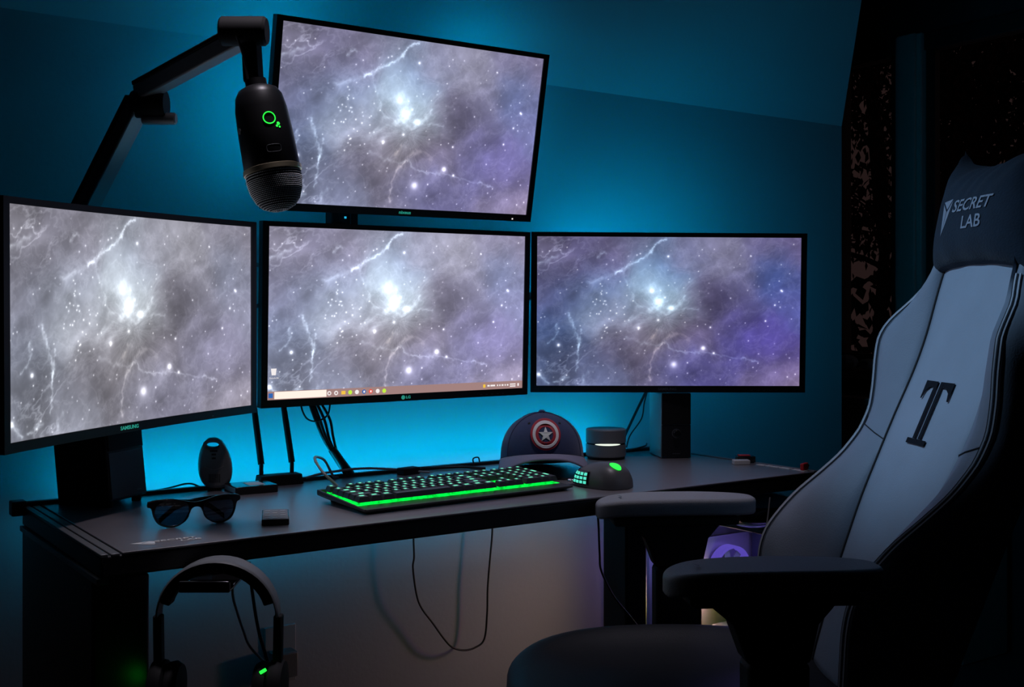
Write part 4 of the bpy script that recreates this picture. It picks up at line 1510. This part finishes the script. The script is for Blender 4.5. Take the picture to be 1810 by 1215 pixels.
# ================================================================== computer tower under the desk
pc = thing('computer_tower', 'black computer tower with purple lit glass side under the desk', 'computer', (1.785, 1.72, 0))
PX, PY0, PY1, PZ0, PZ1 = .20, -.185, .165, .33, .632
MB().span((.002, PY0, .05), (PX, PY1, PZ0)).build('lower_chamber', 'black', pc, bevel=.004)
mb = MB()
mb.span((.002, PY0, PZ1 - .012), (PX, PY1 - .07, PZ1))
mb.span((PX - .006, PY0, PZ0), (PX, PY1, PZ1 - .012))
mb.span((.002, PY0, PZ0), (PX, PY0 + .012, PZ1 - .012))
mb.build('case_frame', 'black', pc, bevel=.002)
MB().bar((PX / 2, PY1 - .072, PZ1 - .004), (PX / 2, PY1 - .002, PZ1 - .055), PX - .004, .006).build('sloped_top', 'black', pc, bevel=.001)
mb = MB().span((.002, PY1 - .010, PZ0), (PX, PY1 - .004, PZ1 - .056))
mb.build('rear_panel', 'gpu', pc, bevel=.001)
mb = MB().add([(0, PY0 + .004, PZ0 + .03), (0, PY1 - .002, PZ0 + .03), (0, PY1 - .002, PZ1 - .058), (0, PY1 - .070, PZ1 - .008), (0, PY0 + .004, PZ1 - .008)], [(0, 1, 2, 3, 4)])
mb.build('side_glass', 'sideglass', pc, smooth=0, solid=.003)
MB().span((.001, PY1 - .020, PZ0 + .03), (.004, PY1 - .004, PZ1 - .060)).build('edge_light', 'purple', pc, smooth=0)
MB().span((PX - .02, PY0 + .02, PZ0 + .01), (PX - .012, PY1 - .02, PZ1 - .02)).build('motherboard', 'boardgreen', pc, bevel=.001)
MB().span((.055, PY0 + .05, .440), (.150, PY1 - .035, .478)).build('graphics_card', 'gpu', pc, bevel=.006)
for y in (-.10, 0.0, .09):
    MB().lathe([(.034, 0), (.040, 0), (.040, .006), (.034, .006)], 28, (.10, y, .478), hoop=True).build('card_fan', 'lilac', pc)
MB().lathe([(.050, -.012), (.056, -.012), (.056, .012), (.050, .012)], 32, (.10, PY1 - .028, .500), rot=Matrix.Rotation(R(90), 3, 'X'), hoop=True).build('rear_fan_ring', 'purple', pc)
for k in range(7):
    q = 2 * PI * k / 7
    MB().box((.10 + .026 * math.cos(q), PY1 - .028, .500 + .026 * math.sin(q)), (.040, .003, .016), Matrix.Rotation(-q, 3, 'Y')).build('fan_blade', 'grey', pc, smooth=0)
MB().lathe([(.026, 0), (.030, .002), (.030, .030), (.026, .034)], 28, (PX - .05, -.03, .555), rot=Matrix.Rotation(R(-90), 3, 'Y')).build('cooler', 'gpu', pc)
MB().span((.02, PY0 + .05, .345), (.11, PY1 - .05, .395)).build('lower_bracket', 'gpu', pc, bevel=.004)
MB().lathe([(.007, 0), (.009, .001), (.007, .002)], 18, (.0185, .108, .385), rot=Matrix.Rotation(R(-90), 3, 'Y')).build('lit_dial', 'bluedot', pc)
for y in (-.15, .13):
    MB().span((.02, y - .015, 0), (PX - .02, y + .015, .05)).build('foot', 'matte', pc, bevel=.003)
# the tower's own lamps
lamp('tower_case_light', 'AREA', (1.90, 1.74, .60), .6, (.34, .26, 1.0), .16, (1.87, 1.74, .40))
for nm, y, z, en, colr, sz in (('tower_light_pink', 1.835, .475, .80, (1.0, .60, .60), .06), ('tower_light_amber', 1.79, .45, .26, (1.0, .40, .04), .03), ('tower_light_green', 1.75, .46, .18, (.10, .9, .10), .03)):
    lamp(nm, 'AREA', (1.800, y, z), en, colr, sz, (1.50, 2.20, z - .04))
lamp('tower_light_violet', 'AREA', (1.90, 2.05, .52), .07, (.32, .22, 1.0), .05, (1.9, 2.3, .45))

# glossy rounded helmet on top of the tower
hm = thing('helmet', 'glossy teal helmet with a dark visor on the computer tower', 'helmet', (1.803, 1.690, .6325), R(-15))
rings = []
for i in range(13):
    ph = PI * i / 12
    zz = .036 - .036 * math.cos(ph)
    rr_ = math.sin(ph) ** .7
    rings.append([(.085 * rr_ * math.cos(2 * PI * k / 36), .070 * rr_ * math.sin(2 * PI * k / 36), zz) for k in range(36)])
MB().loft(rings).build('shell', 'teal', hm, smooth=60)
mb = MB()


def vis(a, b):
    q = R(-150 + 120 * a)
    z = .016 + .034 * b
    ph = math.acos(max(-1, min(1, (.036 - z) / .036)))
    rr_ = math.sin(ph) ** .7 * 1.03
    return (.085 * rr_ * math.cos(q), .070 * rr_ * math.sin(q), z)


mb.grid(vis, 16, 6).build('visor', 'glossblack', hm, smooth=60, solid=.002)
cable('tower_cable', [(1.722, 1.585, .715), (1.712, 1.585, .66), (1.690, 1.585, .60), (1.655, 1.585, .555), (1.60, 1.585, .50)], .0016, 'thin dark wire hanging in front of the computer tower', 'satin')
# pale cable cover on the wall
o = MB().span((1.932, YW - .020, .15), (1.962, YW, .66)).build('cable_cover', 'white', None, bevel=.004)
tag(o, 'pale vertical cable cover on the wall behind the tower', 'cable cover')

# ================================================================== the chair
ch = thing('gaming_chair', 'dark leather gaming chair turned left with a head pillow', 'chair', (1.2564, 1.2676, 0), R(60.06))
# local: +y is where the chair faces, +x the side away from the camera
ZS = [.46, .54, .64, .756, .857, .968, 1.02, 1.068, 1.139, 1.20, 1.30, 1.37]
YP = [-.195, -.222, -.257, -.304, -.349, -.398, -.417, -.431, -.447, -.462, -.490, -.512]
LZ = [.46, .55, .617, .648, .680, .711, .747, .779, .817, .861, .903, .95, .995, 1.039, 1.072, 1.10, 1.146, 1.20, 1.30, 1.37]
LY = [-.150, -.146, -.148, -.152, -.164, -.188, -.222, -.263, -.308, -.344, -.364, -.371, -.374, -.380, -.396, -.418, -.440, -.458, -.486, -.510]
HZ = [.46, .55, .65, .80, .95, 1.03, 1.06, 1.09, 1.12, 1.15, 1.20, 1.27, 1.31, 1.33]
HW = [.235, .255, .262, .262, .262, .260, .250, .222, .185, .155, .140, .135, .115, .075]


def sm(x, xs, ys, w=.012):
    return sum(interp(x + d, xs, ys) * k for d, k in ((-w, .25), (0, .5), (w, .25)))


def yp(z):
    return sm(z, ZS, YP, .03)


def ylip(z):
    return sm(z, LZ, LY)


def lip(z, s_):
    return ylip(z) + (.026 * min(1, max(0, (1.15 - z) / .1)) if s_ < 0 else 0.0)


def hw_(z):
    return sm(z, HZ, HW)


def sw_(z):
    return min(sm(z, [.46, .6, .75, .9, 1.02, 1.1, 1.16, 1.37], [.10, .118, .138, .146, .138, .135, .125, .08], .03), hw_(z) - .012)


def zz_(b, z0=.47, z1=1.325):
    return z0 + (z1 - z0) * b


def panel_y(x, z):
    return yp(z) + .010 * (1 - (x / max(sw_(z), .01)) ** 2)


MB().grid(lambda a, b: ((2 * a - 1) * sw_(zz_(b)), panel_y((2 * a - 1) * sw_(zz_(b)), zz_(b)), zz_(b)), 16, 60, flip=True).build('back_panel', 'leather', ch, smooth=70, solid=.02)
for s_ in (1, -1):
    def wing(a, b, s_=s_):
        z = zz_(b)
        x0, y0 = sw_(z), yp(z)
        x1, y1 = hw_(z), lip(z, s_)
        yb = yp(z) - .085
        cr = [(x0, y0 - .012), (x0 + .001, y0 + .001), (x0 + (x1 - x0) * .25, y0 + (y1 - y0) * .30 + .010), (x0 + (x1 - x0) * .60, y0 + (y1 - y0) * .72 + .012), (x1 - .020, y1 - .002), (x1 - .009, y1), (x1 - .001, y1 - .010),
              (x1 + .002, y1 - .035), (x1 - .002, (y1 + yb) / 2 - .01), (x1 - .02, yb + .012), (x1 - .05, yb)]
        t = a * (len(cr) - 1)
        i = min(int(t), len(cr) - 2)
        f = t - i
        return (s_ * (cr[i][0] * (1 - f) + cr[i + 1][0] * f), cr[i][1] * (1 - f) + cr[i + 1][1] * f, z)

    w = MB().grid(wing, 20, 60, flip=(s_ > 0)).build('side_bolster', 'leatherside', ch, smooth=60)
    for dx, dy, m_, r_ in ((-.018, .0008, 'seam', .0011), (-.013, .0012, 'stitch', .0020), (-.0085, .0010, 'seam', .0010), (-.004, -.0012, 'stitch', .0020)):
        pts = [(s_ * (hw_(zz_(k / 70)) + dx), lip(zz_(k / 70), s_) + dy, zz_(k / 70)) for k in range(2, 56)]
        MB().tube(pts, r_, 5).build('lip_seam', m_, w)
    MB().tube([(s_ * sw_(zz_(k / 60)), yp(zz_(k / 60)) + .001, zz_(k / 60)) for k in range(61)], .0024, 6).build('panel_seam', 'seam', w)
    pts = []
    for k in range(9):
        t = k / 8
        z = .895 - .040 * t
        a = 5 / 10 * (1 - t) + .1 * t
        p = wing(a, (z - .47) / .855)
        pts.append((p[0], p[1] + .0012, p[2]))
    MB().tube(pts, .0012, 5).build('cross_seam', 'seam', w)
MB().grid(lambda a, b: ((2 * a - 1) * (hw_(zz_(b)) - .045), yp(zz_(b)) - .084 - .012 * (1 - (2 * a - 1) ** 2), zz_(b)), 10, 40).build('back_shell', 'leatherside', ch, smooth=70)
mb = MB()
for zq in (.47, 1.36):
    pass
# the T inlay: two stems under split serif bars
TZ0, TZ1 = .862, .966


def tee(pts, name='emblem_stroke'):
    me = curve_mesh([pts], .0012, 0)
    remap(me, lambda c: Vector((-c.x, panel_y(c.x, c.y) + .0032 + c.z * .4, c.y)))
    put(name, me, 'tee', ch, smooth=0)


for s_ in (-1, 1):
    tee([(s_ * .0050, TZ0 + .009), (s_ * .0150, TZ0 + .009), (s_ * .0150, TZ1 - .001), (s_ * .0050, TZ1 - .001)][::s_])
    tee([(s_ * .0050, TZ1), (s_ * .0050, TZ1 - .009), (s_ * .030, TZ1 - .010), (s_ * .042, TZ1 - .017), (s_ * .047, TZ1 - .030), (s_ * .0505, TZ1 - .030), (s_ * .0505, TZ1)][::s_])
tee([(-.034, TZ0), (.034, TZ0), (.034, TZ0 + .0085), (-.034, TZ0 + .0085)])
for s_ in (-1, 1):
    pass

# head pillow
PW, PZa, PZb = .168, 1.150, 1.362


def pil(x, t, side):
    """x in -1..1 across, t in -1..1 up; side +1 front, -1 back"""
    zc = (PZa + PZb) / 2
    ear = .016 * (abs(x) ** 6)
    hh = (PZb - PZa) / 2 - .030 * (1 - x * x) * (1 if t > 0 else .25) + ear
    z = zc + t * hh
    X = x * PW * (1 - .05 * (1 - t * t))
    th = .060 * max(1 - abs(x) ** 3.2, 0) ** .5 * max(1 - abs(t) ** 2.8, 0) ** .5
    fold = .0050 * math.sin(21 * x + 7 * t + 2 * math.sin(5 * x)) * max(t, 0) ** 1.5 * (1 - x ** 4) + .0012 * math.sin(13 * x - 3) * max(-t, 0) ** 2
    yb = -.460 - .22 * (z - PZa)
    return Vector((X, yb + (th if side > 0 else -th * .35) + fold, z))


mb = MB()
mb.grid(lambda a, b: pil(2 * a - 1, 2 * b - 1, 1), 48, 32, flip=True)
mb.grid(lambda a, b: pil(2 * a - 1, 2 * b - 1, -1), 48, 32)
pl_ = mb.build('head_pillow', 'velour', ch, smooth=80)


def pil_y(x, z):
    zc = (PZa + PZb) / 2
    xx = max(-.98, min(.98, x / PW))
    t = (z - zc) / ((PZb - PZa) / 2 - .030 * (1 - xx * xx) * (1 if z > zc else .25))
    return pil(xx, max(-.98, min(.98, t)), 1).y


def on_pillow(name, me):
    remap(me, lambda c: Vector((c.x, pil_y(c.x, c.y) + .0014 + c.z, c.y)))
    put(name, me, 'logo', pl_, smooth=0)


for tx, cx, cz, sz, sh, wd_ in (('SECRET', -.022, 1.262, .028, .25, 1.30), ('LAB', -.034, 1.232, .030, 0, 1.25)):
    me = text_mesh(tx, sz, .0001, sh, wd_, 1.0, .0004)
    remap(me, lambda c: Vector((cx - c.x, cz + c.y, c.z)))
    on_pillow('lettering', me)
for pts in ([(.078, 1.274), (.044, 1.277), (.060, 1.260)], [(.079, 1.270), (.062, 1.257), (.072, 1.214)], [(.042, 1.275), (.060, 1.255), (.070, 1.217)]):
    me = bpy.data.meshes.new('logo_mark')
    me.from_pydata([(x, z, 0) for x, z in pts], [], [(0, 1, 2)])
    on_pillow('logo_mark', me)

# seat
def seat_ring(y, hwid, top, bot, bol):
    cr = [(-hwid, bot + .02), (-hwid - .006, (top + bot) / 2), (-hwid + .004, top + bol), (-hwid + .045, top + bol + .004), (-hwid + .095, top), (-.05, top - .004), (.05, top - .004),
          (hwid - .095, top), (hwid - .045, top + bol + .004), (hwid - .004, top + bol), (hwid + .006, (top + bot) / 2), (hwid, bot + .02), (hwid - .03, bot), (-hwid + .03, bot)]
    return [(x, y, z) for x, z in cr]


rings = [seat_ring(-.24, .20, .462, .37, .0), seat_ring(-.22, .235, .478, .36, .008), seat_ring(-.10, .255, .482, .355, .022), seat_ring(.06, .26, .484, .352, .025),
         seat_ring(.18, .26, .485, .352, .020), seat_ring(.27, .252, .478, .355, .010), seat_ring(.315, .24, .458, .36, .0), seat_ring(.335, .225, .430, .375, -.006)]
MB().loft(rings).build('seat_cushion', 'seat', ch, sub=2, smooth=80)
MB().span((-.20, -.22, .315), (.20, .20, .352)).build('seat_pan', 'matte', ch, bevel=.01)
MB().span((-.11, -.13, .265), (.11, .13, .315)).build('tilt_mechanism', 'matte', ch, bevel=.01)
for s_ in (-1, 1):
    MB().span((s_ * .245 - .015, -.30, .36), (s_ * .245 + .015, -.17, .50)).build('hinge_cover', 'matte', ch, bevel=.008)
    # armrest: pad, housing, post, bracket
    ol = []
    for k in range(56):
        q = 2 * PI * k / 56
        x = .054 * math.copysign(abs(math.cos(q)) ** .62, math.cos(q))
        y = .153 * math.copysign(abs(math.sin(q)) ** .62, math.sin(q))
        ol.append((s_ * .30 + x * (1 - .10 * (y / .153) ** 2), y - .002))
    me = curve_mesh([ol], .0155, .007, 4)
    remap(me, lambda c: Vector((c.x, c.y, c.z + .7145 + .004 * math.cos(c.y / .153 * 1.4) - (.010 * max(c.y / .153, 0) ** 6))))
    pd = put('arm_pad', me, 'pad', ch, smooth=45)
    MB().box((s_ * .30, .002, .690), (.074, .24, .018)).build('pad_base', 'matte', ch, bevel=.006)
    MB().loft([[(s_ * .30 + x * .030, y, .684) for x, y in ((-1, -.085), (1, -.085), (1, .095), (-1, .095))],
               [(s_ * .30 + x * .028, y, .655) for x, y in ((-1, -.060), (1, -.060), (1, .060), (-1, .060))],
               [(s_ * .30 + x * .026, y, .600) for x, y in ((-1, -.048), (1, -.048), (1, .040), (-1, .040))]]).build('arm_neck', 'matte', ch, bevel=.006)
    MB().span((s_ * .30 - .026, -.048, .40), (s_ * .30 + .026, .040, .602)).build('arm_post', 'matte', ch, bevel=.008)
    MB().span((min(s_ * .16, s_ * .325), -.05, .300), (max(s_ * .16, s_ * .325), .042, .325)).build('arm_bracket', 'matte', ch, bevel=.006)
    MB().span((s_ * .30 - .022, -.042, .315), (s_ * .30 + .022, .034, .41)).build('arm_bracket', 'matte', ch, bevel=.006)
    MB().lathe([(.004, 0), (.005, .001), (.003, .003)], 12, (s_ * .30 - .0465, .085, .708), rot=Matrix.Rotation(R(-90), 3, 'Y')).build('release_button', 'satin', ch)
    mk = [(-.010, 0), (.012, .004), (.004, -.003)]
    MB().add([(s_ * .30 - .005 + a, .105 + b, .7340) for a, b in mk], [(0, 1, 2)]).build('pad_mark', 'dimmark', ch, smooth=0)
MB().lathe([(.028, .16), (.028, .27)], 20).build('gas_lift_cover', 'matte', ch)
MB().lathe([(.020, .085), (.020, .20)], 20).build('gas_lift', 'satin', ch)
MB().lathe([(.045, .070), (.050, .075), (.045, .125), (.035, .13)], 24).build('base_hub', 'matte', ch)
for k in range(5):
    q = 2 * PI * k / 5 + .3
    d = Vector((math.cos(q), math.sin(q), 0))
    MB().bar(d * .03 + Vector((0, 0, .105)), d * .33 + Vector((0, 0, .075)), .05, .026).build('base_leg', 'matte', ch, bevel=.008)
    cz = d * .325
    cs = MB().lathe([(.010, .045), (.010, .07)], 10, cz).build('caster', 'matte', ch)
    pr_ = Vector((-d.y, d.x, 0))
    rot_ = Matrix((d, Vector((0, 0, 1)), pr_)).transposed()
    for off in (-.016, .016):
        MB().lathe([(.024, -.009), (.028, -.006), (.028, .006), (.024, .009)], 18, cz + pr_ * off + Vector((0, 0, .028)), rot=rot_).build('caster_wheel', 'matte', cs)

# everything above the gas lift is a little smaller than it was drawn and stands a little higher
up_ = Matrix.Translation((0, 0, .0756)) @ Matrix.Scale(.93, 4)
for c1 in list(ch.children):
    nm = c1.name.split('.')[0]
    if nm in ('gas_lift', 'base_hub', 'base_leg', 'caster'):
        continue
    for o in [c1] + list(c1.children):
        o.data.transform(up_)
